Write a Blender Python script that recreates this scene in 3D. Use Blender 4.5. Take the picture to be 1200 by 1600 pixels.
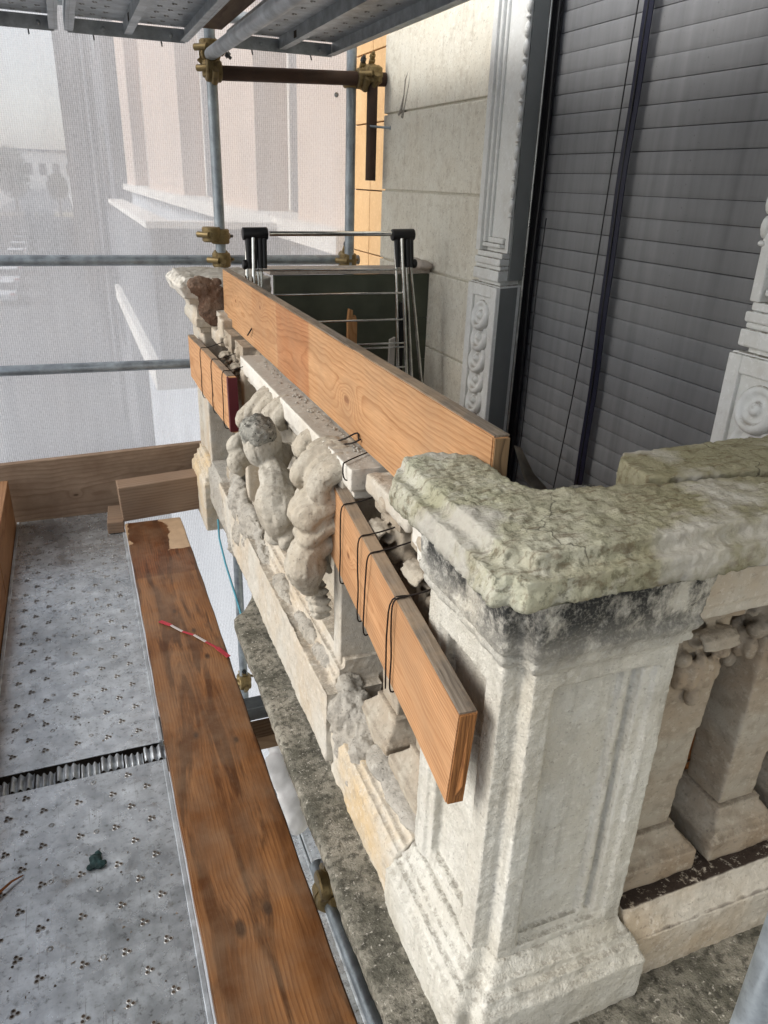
import bpy, bmesh, math, random
import numpy as np
from mathutils import Vector, Matrix

R = math.radians
sc = bpy.context.scene
for o in list(bpy.data.objects):
    bpy.data.objects.remove(o)
C = sc.collection

# ------------------------------------------------------------------ camera
PITCH, ROLL, YAW = R(23.876), R(2.014), R(22.354)
fw = Vector((math.sin(YAW) * math.cos(PITCH), math.cos(YAW) * math.cos(PITCH), -math.sin(PITCH)))
rt = Vector((math.cos(YAW), -math.sin(YAW), 0))
up = rt.cross(fw)
Rv = rt * math.cos(ROLL) + up * math.sin(ROLL)
Uv = up * math.cos(ROLL) - rt * math.sin(ROLL)
cd = bpy.data.cameras.new("camera")
cam = bpy.data.objects.new("camera", cd)
C.objects.link(cam)
cd.sensor_fit = 'VERTICAL'
cd.sensor_height = 24
cd.lens = 24 * 1167.3 / 1600
cd.clip_start = 0.02
cd.clip_end = 3000
M = Matrix((Rv, Uv, -fw)).transposed().to_4x4()
M.translation = Vector((0, 0, 1.6))
cam.matrix_world = M
sc.camera = cam

# ------------------------------------------------------------------ light
SUN_AZ = Vector((-1.0, 0.02, 0)).normalized()     # towards the sun, over the street
SUN_EL = R(37)
w = bpy.data.worlds.new("World")
sc.world = w
w.use_nodes = True
nt = w.node_tree
bg = nt.nodes['Background']
sky = nt.nodes.new('ShaderNodeTexSky')
sky.sky_type = 'NISHITA'
sky.sun_disc = False
sky.sun_elevation = SUN_EL
sky.sun_rotation = math.atan2(SUN_AZ.x, SUN_AZ.y)
sky.dust_density = 2.0
sky.air_density = 1.0
hs = nt.nodes.new('ShaderNodeHueSaturation')
hs.inputs['Saturation'].default_value = 0.38
nt.links.new(sky.outputs[0], hs.inputs['Color'])
nt.links.new(hs.outputs[0], bg.inputs[0])
bg.inputs[1].default_value = 0.15
sl = bpy.data.lights.new("sun", 'SUN')
sl.energy = 1.25
sl.angle = R(24)
sl.color = (1, 0.965, 0.91)
so = bpy.data.objects.new("sun", sl)
C.objects.link(so)
sd = Vector((SUN_AZ.x * math.cos(SUN_EL), SUN_AZ.y * math.cos(SUN_EL), math.sin(SUN_EL)))
so.rotation_euler = sd.to_track_quat('Z', 'Y').to_euler()
so.location = sd * 20
vs = sc.view_settings
vs.view_transform = 'Standard'
vs.look = 'None'
vs.gamma = 1
vs.exposure = 0.76
sc.cycles.max_bounces = 8
sc.cycles.transparent_max_bounces = 12
sc.cycles.use_denoising = True

# ------------------------------------------------------------------ numpy noise
_rs = np.random.RandomState(7)
_perm = _rs.rand(64, 64, 64).astype(np.float32)

def vnoise(p):
    i = np.floor(p).astype(int)
    f = p - i
    f = f * f * (3 - 2 * f)
    i0 = i & 63
    i1 = (i + 1) & 63
    def g(a, b, c):
        return _perm[a, b, c]
    x0, y0, z0 = i0.T
    x1, y1, z1 = i1.T
    fx, fy, fz = f.T
    a = g(x0, y0, z0) * (1 - fx) + g(x1, y0, z0) * fx
    b = g(x0, y1, z0) * (1 - fx) + g(x1, y1, z0) * fx
    c = g(x0, y0, z1) * (1 - fx) + g(x1, y0, z1) * fx
    d = g(x0, y1, z1) * (1 - fx) + g(x1, y1, z1) * fx
    return (a * (1 - fy) + b * fy) * (1 - fz) + (c * (1 - fy) + d * fy) * fz

def fbm(p, f, oct=3, seed=0.0):
    s = np.zeros(len(p))
    a = 1.0
    tot = 0
    for k in range(oct):
        s += a * vnoise(p * f * (2 ** k) + seed + 17.3 * k)
        tot += a
        a *= 0.5
    return s / tot - 0.5

# ------------------------------------------------------------------ mesh builder
class MB:
    def __init__(s):
        s.v = []
        s.f = []
    def add(s, v, f):
        n = len(s.v)
        s.v += [tuple(x) for x in v]
        s.f += [tuple(n + i for i in q) for q in f]
        return s
    def box(s, x0, x1, y0, y1, z0, z1):
        v = [(x0, y0, z0), (x1, y0, z0), (x1, y1, z0), (x0, y1, z0), (x0, y0, z1), (x1, y0, z1), (x1, y1, z1), (x0, y1, z1)]
        return s.add(v, [(0, 3, 2, 1), (4, 5, 6, 7), (0, 1, 5, 4), (1, 2, 6, 5), (2, 3, 7, 6), (3, 0, 4, 7)])
    def prism(s, poly, z0, z1, top=None):
        top = top or poly
        n = len(poly)
        v = [(x, y, z0) for x, y in poly] + [(x, y, z1) for x, y in top]
        f = [tuple(range(n - 1, -1, -1)), tuple(range(n, 2 * n))]
        f += [(i, (i + 1) % n, n + (i + 1) % n, n + i) for i in range(n)]
        return s.add(v, f)
    def extr(s, poly, axis, a0, a1):
        """poly is in the two other axes (cyclic order), extruded along axis 0/1/2"""
        n = len(poly)
        def mk(p, a):
            if axis == 0: return (a, p[0], p[1])
            if axis == 1: return (p[1], a, p[0])
            return (p[0], p[1], a)
        v = [mk(p, a0) for p in poly] + [mk(p, a1) for p in poly]
        f = [tuple(range(n - 1, -1, -1)), tuple(range(n, 2 * n))]
        f += [(i, (i + 1) % n, n + (i + 1) % n, n + i) for i in range(n)]
        return s.add(v, f)
    def tube(s, pts, r, n=12, cap=True, hollow=0.0):
        pts = [Vector(p) for p in pts]
        rs = r if isinstance(r, (list, tuple)) else [r] * len(pts)
        rings = []
        ref = None
        for i, p in enumerate(pts):
            t = (pts[min(i + 1, len(pts) - 1)] - pts[max(i - 1, 0)]).normalized()
            if ref is None:
                ref = t.orthogonal().normalized()
            ref = (ref - t * ref.dot(t))
            ref = ref.normalized() if ref.length > 1e-6 else t.orthogonal().normalized()
            b = t.cross(ref)
            rings.append([p + (ref * math.cos(2 * math.pi * k / n) + b * math.sin(2 * math.pi * k / n)) * rs[i] for k in range(n)])
        v = [q for rg in rings for q in rg]
        f = []
        for i in range(len(pts) - 1):
            for k in range(n):
                f.append((i * n + k, i * n + (k + 1) % n, (i + 1) * n + (k + 1) % n, (i + 1) * n + k))
        if cap:
            f.append(tuple(range(n - 1, -1, -1)))
            f.append(tuple((len(pts) - 1) * n + k for k in range(n)))
        return s.add(v, f)
    def lathe(s, prof, n=20, c=(0, 0, 0), axis='Z'):
        """prof: list of (radius, height)"""
        v = []
        for r, h in prof:
            for k in range(n):
                a = 2 * math.pi * k / n
                x, y = r * math.cos(a), r * math.sin(a)
                if axis == 'Z': q = (x, y, h)
                elif axis == 'X': q = (h, x, y)
                else: q = (x, h, y)
                v.append((q[0] + c[0], q[1] + c[1], q[2] + c[2]))
        f = []
        m = len(prof)
        for i in range(m - 1):
            for k in range(n):
                f.append((i * n + k, i * n + (k + 1) % n, (i + 1) * n + (k + 1) % n, (i + 1) * n + k))
        f.append(tuple(range(n - 1, -1, -1)))
        f.append(tuple((m - 1) * n + k for k in range(n)))
        return s.add(v, f)
    def ell(s, c, r, rot=None, n=14, m=9):
        v = []
        c = Vector(c)
        for i in range(1, m):
            t = math.pi * i / m
            for k in range(n):
                a = 2 * math.pi * k / n
                q = Vector((r[0] * math.sin(t) * math.cos(a), r[1] * math.sin(t) * math.sin(a), r[2] * math.cos(t)))
                if rot is not None: q = rot @ q
                v.append(c + q)
        t0 = Vector((0, 0, r[2])); t1 = Vector((0, 0, -r[2]))
        if rot is not None: t0 = rot @ t0; t1 = rot @ t1
        v += [c + t0, c + t1]
        T, B = len(v) - 2, len(v) - 1
        f = []
        for i in range(m - 2):
            for k in range(n):
                f.append((i * n + k, (i + 1) * n + k, (i + 1) * n + (k + 1) % n, i * n + (k + 1) % n))
        for k in range(n):
            f.append((T, k, (k + 1) % n))
            f.append((B, (m - 2) * n + (k + 1) % n, (m - 2) * n + k))
        return s.add(v, f)
    def mesh(s, name):
        me = bpy.data.meshes.new(name)
        me.from_pydata([tuple(p) for p in s.v], [], s.f)
        bm = bmesh.new(); bm.from_mesh(me)
        bmesh.ops.recalc_face_normals(bm, faces=bm.faces)
        bm.to_mesh(me); bm.free()
        return me

def put(name, me, mat, parent=None, smooth=False, bevel=0.0, seg=2, local=False, **tags):
    if isinstance(me, MB): me = me.mesh(name)
    if bevel:
        bm = bmesh.new(); bm.from_mesh(me)
        bmesh.ops.bevel(bm, geom=[e for e in bm.edges if len(e.link_faces) == 2 and e.calc_face_angle(0) > 0.5], offset=bevel, segments=seg, affect='EDGES', profile=0.5, clamp_overlap=True)
        bm.to_mesh(me); bm.free()
    if mat is not None:
        me.materials.clear(); me.materials.append(mat)
    if smooth:
        for p in me.polygons: p.use_smooth = True
        if smooth == 'auto':
            me.set_sharp_from_angle(angle=R(38))
    o = bpy.data.objects.new(name, me)
    C.objects.link(o)
    if parent is not None:
        o.parent = parent
        if not local:
            o.matrix_parent_inverse = Matrix.Translation(-parent.location)
    for k, v in tags.items(): o[k] = v
    return o

def thing(name, label, category, loc=(0, 0, 0), group=None, kind=None):
    o = bpy.data.objects.new(name, None)
    C.objects.link(o)
    o.location = loc
    o.empty_display_size = 0.1
    o['label'] = label; o['category'] = category
    if group: o['group'] = group
    if kind: o['kind'] = kind
    return o

def dup(root, loc, label, rot=None):
    def cp(o, par):
        c = o.copy(); C.objects.link(c); c.parent = par
        for ch in list(o.children): cp(ch, c)
        return c
    r = cp(root, None)
    r.location = loc
    if rot is not None: r.rotation_euler = rot
    r['label'] = label
    return r

def sculpt(name, mb, vox, amps, mat, parent=None, smooth_it=3, fn=None, local=False, **tags):
    """fuse overlapping solids into one weathered surface and roughen it"""
    me = mb.mesh(name)
    o = bpy.data.objects.new(name + "_tmp", me)
    C.objects.link(o)
    m = o.modifiers.new("r", 'REMESH'); m.mode = 'VOXEL'; m.voxel_size = vox
    if smooth_it:
        m2 = o.modifiers.new("s", 'SMOOTH'); m2.factor = 0.5; m2.iterations = smooth_it
    dg = bpy.context.evaluated_depsgraph_get()
    me2 = bpy.data.meshes.new_from_object(o.evaluated_get(dg))
    bpy.data.objects.remove(o)
    n = len(me2.vertices)
    co = np.empty(n * 3, np.float32); me2.vertices.foreach_get('co', co); co = co.reshape(-1, 3).astype(float)
    no = np.empty(n * 3, np.float32); me2.vertices.foreach_get('normal', no); no = no.reshape(-1, 3)
    d = np.zeros(n)
    for k, (f, a) in enumerate(amps):
        d += a * 2 * fbm(co, f, 3, 3.1 * k)
    if fn is not None:
        d += fn(co, no)
    co = co + no * d[:, None]
    me2.vertices.foreach_set('co', co.astype(np.float32).ravel())
    me2.update()
    me2.name = name
    return put(name, me2, mat, parent, smooth=True, local=local, **tags)

# ------------------------------------------------------------------ materials
class MT:
    def __init__(s, name, rough=0.8, metal=0.0, spec=0.3):
        s.m = bpy.data.materials.new(name); s.m.use_nodes = True
        s.t = s.m.node_tree
        s.b = s.t.nodes['Principled BSDF']
        s.b.inputs['Roughness'].default_value = rough
        s.b.inputs['Metallic'].default_value = metal
        s.b.inputs['Specular IOR Level'].default_value = spec
        s.tc = s.t.nodes.new('ShaderNodeTexCoord').outputs['Object']
    def N(s, typ): return s.t.nodes.new(typ)
    def L(s, a, b): s.t.links.new(a, b)
    def val(s, sock, v):
        if isinstance(v, (int, float)): sock.default_value = v
        elif isinstance(v, (tuple, list)): sock.default_value = v if len(v) == len(sock.default_value) else tuple(v) + (1,)
        else: s.L(v, sock)
    def mapv(s, sc_=(1, 1, 1), loc=(0, 0, 0), rot=(0, 0, 0), vec=None):
        n = s.N('ShaderNodeMapping')
        s.L(vec if vec is not None else s.tc, n.inputs[0])
        n.inputs['Scale'].default_value = sc_; n.inputs['Location'].default_value = loc; n.inputs['Rotation'].default_value = rot
        return n.outputs[0]
    def noise(s, scale, detail=4, rough=0.55, vec=None, dist=0.0):
        n = s.N('ShaderNodeTexNoise')
        s.L(vec if vec is not None else s.tc, n.inputs['Vector'])
        n.inputs['Scale'].default_value = scale; n.inputs['Detail'].default_value = detail
        n.inputs['Roughness'].default_value = rough; n.inputs['Distortion'].default_value = dist
        return n.outputs[0]
    def voro(s, scale, feature='F1', vec=None):
        n = s.N('ShaderNodeTexVoronoi'); n.feature = feature
        s.L(vec if vec is not None else s.tc, n.inputs['Vector'])
        n.inputs['Scale'].default_value = scale
        return n.outputs['Distance']
    def ramp(s, fac, stops, interp='LINEAR'):
        n = s.N('ShaderNodeValToRGB'); n.color_ramp.interpolation = interp
        s.val(n.inputs[0], fac)
        el = n.color_ramp.elements
        while len(el) < len(stops): el.new(0.5)
        for e, (p, c) in zip(el, stops):
            e.position = p
            e.color = (c, c, c, 1) if isinstance(c, (int, float)) else tuple(c) + (1,)
        return n.outputs[0]
    def mix(s, fac, a, b, typ='MIX'):
        n = s.N('ShaderNodeMix'); n.data_type = 'RGBA'; n.blend_type = typ
        s.val(n.inputs[0], fac); s.val(n.inputs[6], a); s.val(n.inputs[7], b)
        return n.outputs[2]
    def math(s, op, a, b=0.0, clamp=False):
        n = s.N('ShaderNodeMath'); n.operation = op; n.use_clamp = clamp
        s.val(n.inputs[0], a); s.val(n.inputs[1], b)
        return n.outputs[0]
    def xyz(s, vec=None):
        n = s.N('ShaderNodeSeparateXYZ'); s.L(vec if vec is not None else s.tc, n.inputs[0])
        return n.outputs
    def comb(s, x, y, z):
        n = s.N('ShaderNodeCombineXYZ')
        for i, q in enumerate((x, y, z)): s.val(n.inputs[i], q)
        return n.outputs[0]
    def bump(s, h, strength=0.5, dist=0.002, prev=None):
        n = s.N('ShaderNodeBump'); s.L(h, n.inputs['Height'])
        n.inputs['Strength'].default_value = strength; n.inputs['Distance'].default_value = dist
        if prev is not None: s.L(prev, n.inputs['Normal'])
        s.L(n.outputs[0], s.b.inputs['Normal'])
        return n.outputs[0]
    def col(s, c): s.val(s.b.inputs['Base Color'], c)
    def rough(s, v): s.val(s.b.inputs['Roughness'], v)

def plain(name, c, rough=0.7, metal=0.0, var=0.15, scale=20, spec=0.3, bump=0.0):
    m = MT(name, rough, metal, spec)
    n = m.noise(scale, 5)
    lo = tuple(max(0, x * (1 - var)) for x in c); hi = tuple(min(1, x * (1 + var)) for x in c)
    m.col(m.ramp(n, [(0.3, lo), (0.7, hi)]))
    if bump: m.bump(m.noise(scale * 4, 4), 0.5, bump)
    return m.m

def stone(name, base, warm, dirt, dirt_amt=0.5, bump=0.002, soot=None, up_dirt=0.0, speck=0.3, grain=260, thr=0.36, streak=0.0, flake=0.35):
    """weathered lime plaster / cast stone; soot=(z0,z1) a black lichen crust in a height band"""
    m = MT(name, 0.92, 0, 0.15)
    a = m.noise(5, 6, 0.6); b = m.noise(23, 6, 0.65)
    c = m.mix(m.ramp(a, [(0.38, 0.0), (0.66, 1.0)]), base, warm)
    c = m.mix(m.math('MULTIPLY', m.ramp(b, [(0.5, 0.0), (0.75, 1.0)]), dirt_amt), c, dirt)
    if streak:
        sr = m.noise(1.0, 5, 0.65, m.mapv((34, 34, 3.5)))
        c = m.mix(m.math('MULTIPLY', m.ramp(sr, [(0.52, 0.0), (0.70, 1.0)]), streak), c, dirt)
    fl = m.ramp(m.noise(62, 5, 0.7, m.mapv((1, 1, 1), (9, 2, 4))), [(0.56, 0.0), (0.62, 1.0)])
    c = m.mix(m.math('MULTIPLY', fl, flake), c, tuple(min(0.85, x * 1.35) for x in base))
    sp = m.ramp(m.noise(130, 3, 0.5), [(0.6, 0.0), (0.72, 1.0)])
    c = m.mix(m.math('MULTIPLY', sp, speck), c, tuple(x * 0.45 for x in dirt))
    if up_dirt:
        g = m.N('ShaderNodeNewGeometry')
        nz = m.xyz(g.outputs['Normal'])[2]
        k = m.math('MULTIPLY', m.ramp(nz, [(0.55, 0.0), (0.9, 1.0)]), m.ramp(m.noise(58, 6, 0.75), [(thr + 0.06, 0.0), (thr + 0.16, 1.0)]))
        c = m.mix(m.math('MULTIPLY', k, up_dirt), c, tuple(x * 0.8 for x in dirt))
    if soot:
        z = m.xyz()[2]
        k = m.math('MULTIPLY', m.ramp(m.math('DIVIDE', m.math('SUBTRACT', z, soot[0]), soot[1] - soot[0]), [(0.0, 0.0), (0.3, 0.55), (0.6, 0.95), (0.9, 1.0)]),
                   m.ramp(m.noise(1.0, 7, 0.72, m.mapv((14, 14, 9))), [(0.39, 0.0), (0.52, 1.0)]))
        k = m.math('MULTIPLY', k, m.ramp(m.noise(190, 3, 0.6), [(0.25, 0.6), (0.5, 1.0)]))
        c = m.mix(k, c, (0.025, 0.026, 0.026))
    m.col(c)
    h = m.math('ADD', m.math('MULTIPLY', m.noise(grain, 3, 0.6), 0.5), m.noise(45, 5, 0.6))
    m.bump(h, 1.0, bump * 1.5)
    return m.m

def wood(name, light, dark, axes='YXZ', freq=90, pith=(0.05, 0.08), wob=0.03, knots=(), fibre=0.35, rough=0.7, stains=(), knotcol=(0.10, 0.035, 0.012), weather=None, weather_amt=0.0, var=0.35, streak=0.0, kamp=1.5, patches=()):
    """axes: length, thickness, width axis of the local board"""
    m = MT(name, rough, 0, 0.25)
    o = dict(zip('XYZ', m.xyz()))
    l, t, wd = (o[a] for a in axes)
    v1 = m.comb(m.math('MULTIPLY', l, 1.3), m.math('MULTIPLY', t, 4.0), m.math('MULTIPLY', wd, 4.0))
    n1 = m.math('SUBTRACT', m.noise(1.0, 3, 0.5, v1), 0.5)
    v2 = m.comb(m.math('MULTIPLY', l, 9.0), 0.0, m.math('MULTIPLY', wd, 14.0))
    n2 = m.math('SUBTRACT', m.noise(1.0, 2, 0.5, v2), 0.5)
    T = m.math('ADD', m.math('SUBTRACT', t, -pith[0]), m.math('MULTIPLY', n1, wob * 3))
    Wd = m.math('ADD', m.math('SUBTRACT', wd, pith[1]), m.math('MULTIPLY', n1, wob * 2))
    r = m.math('SQRT', m.math('ADD', m.math('MULTIPLY', T, T), m.math('MULTIPLY', Wd, Wd)))
    r = m.math('ADD', r, m.math('MULTIPLY', n2, 0.012))
    kcore = None
    for (kl, kw, s_) in knots:
        dl = m.math('MULTIPLY', m.math('SUBTRACT', l, kl), 0.5); dw = m.math('SUBTRACT', wd, kw)
        d2 = m.math('ADD', m.math('MULTIPLY', dl, dl), m.math('MULTIPLY', dw, dw))
        g = m.math('EXPONENT', m.math('MULTIPLY', d2, -1.0 / (s_ * s_)))
        r = m.math('ADD', r, m.math('MULTIPLY', g, s_ * kamp))
        core = m.ramp(m.math('SQRT', d2), [(0.0, 1.0), (max(0.002, s_ * 0.20), 1.0), (s_ * 0.34, 0.0)])
        kcore = core if kcore is None else m.math('MAXIMUM', kcore, core)
    ring = m.math('FRACT', m.math('MULTIPLY', r, freq))
    big = m.noise(2.3, 3, 0.5, m.comb(m.math('MULTIPLY', l, 1.2), t, m.math('MULTIPLY', wd, 5)))
    lat = m.ramp(ring, [(0.0, 0.15), (0.25, 0.0), (0.55, 0.25), (0.85, 0.95), (0.93, 1.0), (1.0, 0.2)])
    lat = m.math('MULTIPLY', lat, m.ramp(m.noise(1.0, 3, 0.6, m.comb(m.math('MULTIPLY', l, 5), m.math('MULTIPLY', t, 9), m.math('MULTIPLY', wd, 22))), [(0.3, 0.35), (0.7, 1.0)]))
    c = m.mix(lat, light, dark)
    if streak:
        sk = m.noise(1.0, 5, 0.62, m.comb(m.math('MULTIPLY', l, 2.2), m.math('MULTIPLY', t, 10), m.math('MULTIPLY', wd, 20)), 0.9)
        c = m.mix(m.math('MULTIPLY', m.ramp(sk, [(0.48, 0.0), (0.60, 1.0)]), streak), c, tuple(x * 0.28 for x in dark))
    fib = m.noise(1.0, 4, 0.6, m.comb(m.math('MULTIPLY', l, 14), m.math('MULTIPLY', t, 300), m.math('MULTIPLY', wd, 330)))
    c = m.mix(m.math('MULTIPLY', m.ramp(fib, [(0.35, 0.0), (0.75, 1.0)]), fibre), c, tuple(x * 0.55 for x in dark))
    c = m.mix(m.ramp(big, [(0.35, 0.0), (0.7, var)]), c, tuple(x * 0.6 for x in dark))
    for (l0, l1, col, amt) in stains:
        e = m.math('ADD', l, m.math('MULTIPLY', m.math('SUBTRACT', m.noise(9, 3, 0.6), 0.5), 0.06))
        k = m.math('MULTIPLY', m.ramp(m.math('DIVIDE', m.math('SUBTRACT', e, l0), 0.02), [(0.0, 0.0), (1.0, 1.0)]), m.ramp(m.math('DIVIDE', m.math('SUBTRACT', l1, e), 0.02), [(0.0, 0.0), (1.0, 1.0)]))
        c = m.mix(m.math('MULTIPLY', k, amt), c, col, 'MULTIPLY')
    for (l0, l1, w0, w1, col, amt) in patches:
        nn_ = m.math('MULTIPLY', m.math('SUBTRACT', m.noise(8, 3, 0.5, m.comb(l, 0.0, wd)), 0.5), 0.16)
        sd = m.math('MINIMUM', m.math('MINIMUM', m.math('SUBTRACT', l, l0), m.math('SUBTRACT', l1, l)), m.math('MINIMUM', m.math('SUBTRACT', wd, w0), m.math('SUBTRACT', w1, wd)))
        k = m.ramp(m.math('DIVIDE', m.math('ADD', sd, nn_), 0.006), [(0.0, 0.0), (1.0, 1.0)])
        c = m.mix(m.math('MULTIPLY', k, amt), c, col)
    if kcore is not None: c = m.mix(m.math('MULTIPLY', kcore, 0.9), c, knotcol)
    if weather:
        c = m.mix(m.math('MULTIPLY', m.ramp(m.noise(7, 6, 0.65), [(0.4, 0.0), (0.65, 1.0)]), weather_amt), c, weather)
    m.col(c)
    h = m.math('ADD', m.math('MULTIPLY', lat, 0.6), fib)
    m.bump(h, 0.35, 0.001)
    return m.m

def galv(name, c=(0.42, 0.45, 0.48), rough=0.42, dirt=0.25, metal=0.75, dirtcol=(0.06, 0.05, 0.04), worn=False):
    m = MT(name, rough, metal, 0.4)
    n = m.noise(18, 5, 0.6); v = m.voro(160)
    k = m.mix(m.ramp(n, [(0.35, 0.0), (0.7, 1.0)]), tuple(x * 0.72 for x in c), tuple(min(1, x * 1.25) for x in c))
    k = m.mix(m.math('MULTIPLY', m.ramp(v, [(0.0, 1.0), (0.5, 0.0)]), 0.25), k, tuple(x * 0.6 for x in c))
    d = m.ramp(m.noise(60, 6, 0.7), [(0.54, 0.0), (0.72, 1.0)])
    k = m.mix(m.math('MULTIPLY', d, dirt), k, dirtcol)
    if worn:
        bg_ = m.ramp(m.noise(2.6, 6, 0.68), [(0.47, 0.0), (0.66, 1.0)])
        k = m.mix(m.math('MULTIPLY', bg_, 0.5), k, tuple(x * 0.32 for x in c))
        scr = m.ramp(m.noise(1.0, 3, 0.5, m.mapv((260, 5, 1), rot=(0, 0, 0.06))), [(0.66, 0.0), (0.70, 1.0)])
        k = m.mix(m.math('MULTIPLY', scr, 0.45), k, (0.13, 0.12, 0.11))
        mud = m.ramp(m.noise(11, 5, 0.7, m.mapv((1, 1, 1), (4, 4, 0))), [(0.60, 0.0), (0.68, 1.0)])
        k = m.mix(m.math('MULTIPLY', mud, 0.5), k, (0.20, 0.165, 0.125))
    m.col(k)
    m.rough(m.ramp(m.noise(9, 5), [(0.3, rough * 0.75), (0.7, min(1, rough * 1.5))]))
    m.bump(m.noise(70, 4), 0.15, 0.001)
    return m.m

M_ = {}
M_['ped'] = stone('painted_stone', (0.55, 0.535, 0.48), (0.47, 0.44, 0.37), (0.24, 0.22, 0.18), 0.4, 0.004, soot=(0.975, 1.125), up_dirt=0.6, speck=0.4, streak=0.45, flake=0.3, thr=0.40)
M_['stone'] = stone('aged_stone', (0.47, 0.445, 0.39), (0.44, 0.37, 0.28), (0.22, 0.19, 0.15), 0.45, 0.002, up_dirt=0.5)
M_['relief'] = stone('carved_stone', (0.44, 0.41, 0.35), (0.39, 0.34, 0.265), (0.17, 0.155, 0.125), 0.6, 0.0018, up_dirt=0.3, speck=0.5, flake=0.15)
M_['mortar'] = stone('grey_mortar', (0.36, 0.34, 0.30), (0.33, 0.30, 0.25), (0.14, 0.13, 0.11), 0.7, 0.004, speck=0.6, grain=160)
M_['baluster'] = stone('brownish_stone', (0.36, 0.325, 0.265), (0.29, 0.22, 0.15), (0.13, 0.10, 0.07), 0.6, 0.0015, up_dirt=0.4)

def lichen():
    m = MT('lichen_stone', 0.95, 0, 0.12)
    n1 = m.noise(7, 6, 0.65); n2 = m.noise(26, 7, 0.7); n3 = m.noise(70, 5, 0.7)
    c = m.mix(m.ramp(n1, [(0.36, 0.0), (0.6, 1.0)]), (0.27, 0.25, 0.165), (0.41, 0.40, 0.32))
    gx = m.ramp(m.noise(5.5, 5, 0.6, m.mapv((1, 1, 1), (0, 7, 2))), [(0.46, 0.0), (0.62, 1.0)])
    c = m.mix(m.math('MULTIPLY', gx, 0.5), c, (0.355, 0.365, 0.25))
    c = m.mix(m.math('MULTIPLY', m.ramp(n2, [(0.54, 0.0), (0.62, 1.0)]), 0.42), c, (0.52, 0.50, 0.43))
    c = m.mix(m.math('MULTIPLY', m.ramp(n3, [(0.53, 0.0), (0.62, 1.0)]), 0.6), c, (0.085, 0.078, 0.05))
    xx_ = m.ramp(m.math('ADD', m.xyz()[0], m.math('MULTIPLY', n1, 0.35)), [(0.66, 0.0), (0.92, 1.0)])
    c = m.mix(m.math('MULTIPLY', xx_, 0.75), c, (0.215, 0.195, 0.115))
    # streaky brown grain in the paint skin
    st = m.noise(1.0, 4, 0.65, m.mapv((30, 110, 60)))
    c = m.mix(m.math('MULTIPLY', m.ramp(st, [(0.52, 0.0), (0.64, 1.0)]), 0.6), c, (0.11, 0.078, 0.045))
    # bare grey stone where the skin has gone
    far = m.ramp(m.noise(4.2, 5, 0.6, m.mapv((1, 1, 1), (3.1, 0, 0))), [(0.52, 0.0), (0.6, 1.0)])
    c = m.mix(m.math('MULTIPLY', far, 0.8), c, (0.43, 0.41, 0.365))
    ve = m.N('ShaderNodeTexVoronoi'); ve.feature = 'DISTANCE_TO_EDGE'; ve.inputs['Scale'].default_value = 5.0
    wv_ = m.N('ShaderNodeVectorMath'); wv_.operation = 'ADD'
    nv = m.N('ShaderNodeTexNoise'); nv.inputs['Scale'].default_value = 14; nv.inputs['Detail'].default_value = 5
    m.L(m.tc, nv.inputs['Vector']); sv_ = m.N('ShaderNodeVectorMath'); sv_.operation = 'SCALE'; sv_.inputs['Scale'].default_value = 0.10
    m.L(nv.outputs['Color'], sv_.inputs[0]); m.L(m.tc, wv_.inputs[0]); m.L(sv_.outputs[0], wv_.inputs[1]); m.L(wv_.outputs[0], ve.inputs['Vector'])
    crk = m.math('MULTIPLY', m.ramp(ve.outputs['Distance'], [(0.0, 1.0), (0.010, 0.0)]), m.ramp(m.noise(3.5, 3), [(0.54, 0.0), (0.60, 1.0)]))
    c = m.mix(m.math('MULTIPLY', crk, 0.9), c, (0.05, 0.042, 0.032))
    # black crust along the drip edge
    z = m.xyz()[2]
    k = m.math('MULTIPLY', m.ramp(m.math('DIVIDE', m.math('SUBTRACT', 1.165, z), 0.045), [(0.0, 0.0), (0.6, 0.5), (1.0, 1.0)]), m.ramp(m.noise(22, 6, 0.7), [(0.38, 0.0), (0.52, 1.0)]))
    c = m.mix(k, c, (0.03, 0.032, 0.026))
    m.col(c)
    h = m.math('ADD', m.math('MULTIPLY', m.noise(210, 3, 0.6), 0.4), m.noise(55, 6, 0.7))
    m.bump(h, 0.9, 0.005)
    return m.m
M_['lichen'] = lichen()

def ledge():
    m = MT('mossy_concrete', 0.95, 0, 0.1)
    a = m.noise(9, 7, 0.7); b = m.noise(60, 5, 0.7)
    c = m.mix(m.ramp(a, [(0.4, 0.0), (0.6, 1.0)]), (0.10, 0.095, 0.075), (0.27, 0.25, 0.205))
    c = m.mix(m.ramp(b, [(0.48, 0.0), (0.62, 0.8)]), c, (0.045, 0.042, 0.034))
    c = m.mix(m.ramp(m.noise(120, 3, 0.6, m.mapv((1, 1, 1), (5, 5, 5))), [(0.62, 0.0), (0.7, 0.7)]), c, (0.48, 0.45, 0.39))
    m.col(c)
    m.bump(m.math('ADD', b, m.noise(220, 3)), 0.9, 0.004)
    return m.m
M_['ledge'] = ledge()
M_['wall'] = stone('cream_plaster', (0.69, 0.665, 0.575), (0.66, 0.62, 0.52), (0.36, 0.30, 0.22), 0.5, 0.0012, speck=0.5, streak=0.22)
M_['pil'] = stone('grey_white_paint', (0.68, 0.69, 0.67), (0.63, 0.63, 0.60), (0.32, 0.28, 0.22), 0.25, 0.0006, up_dirt=0.9, speck=0.1)
M_['pilgrey'] = plain('grey_paint', (0.20, 0.21, 0.205), 0.6, var=0.08, scale=8)
M_['galv'] = galv('galvanised_tube', (0.34, 0.38, 0.41), 0.45, 0.3)
M_['galv_deck'] = galv('galvanised_deck', (0.52, 0.55, 0.57), 0.24, 0.9, 0.7, worn=True)
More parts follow.
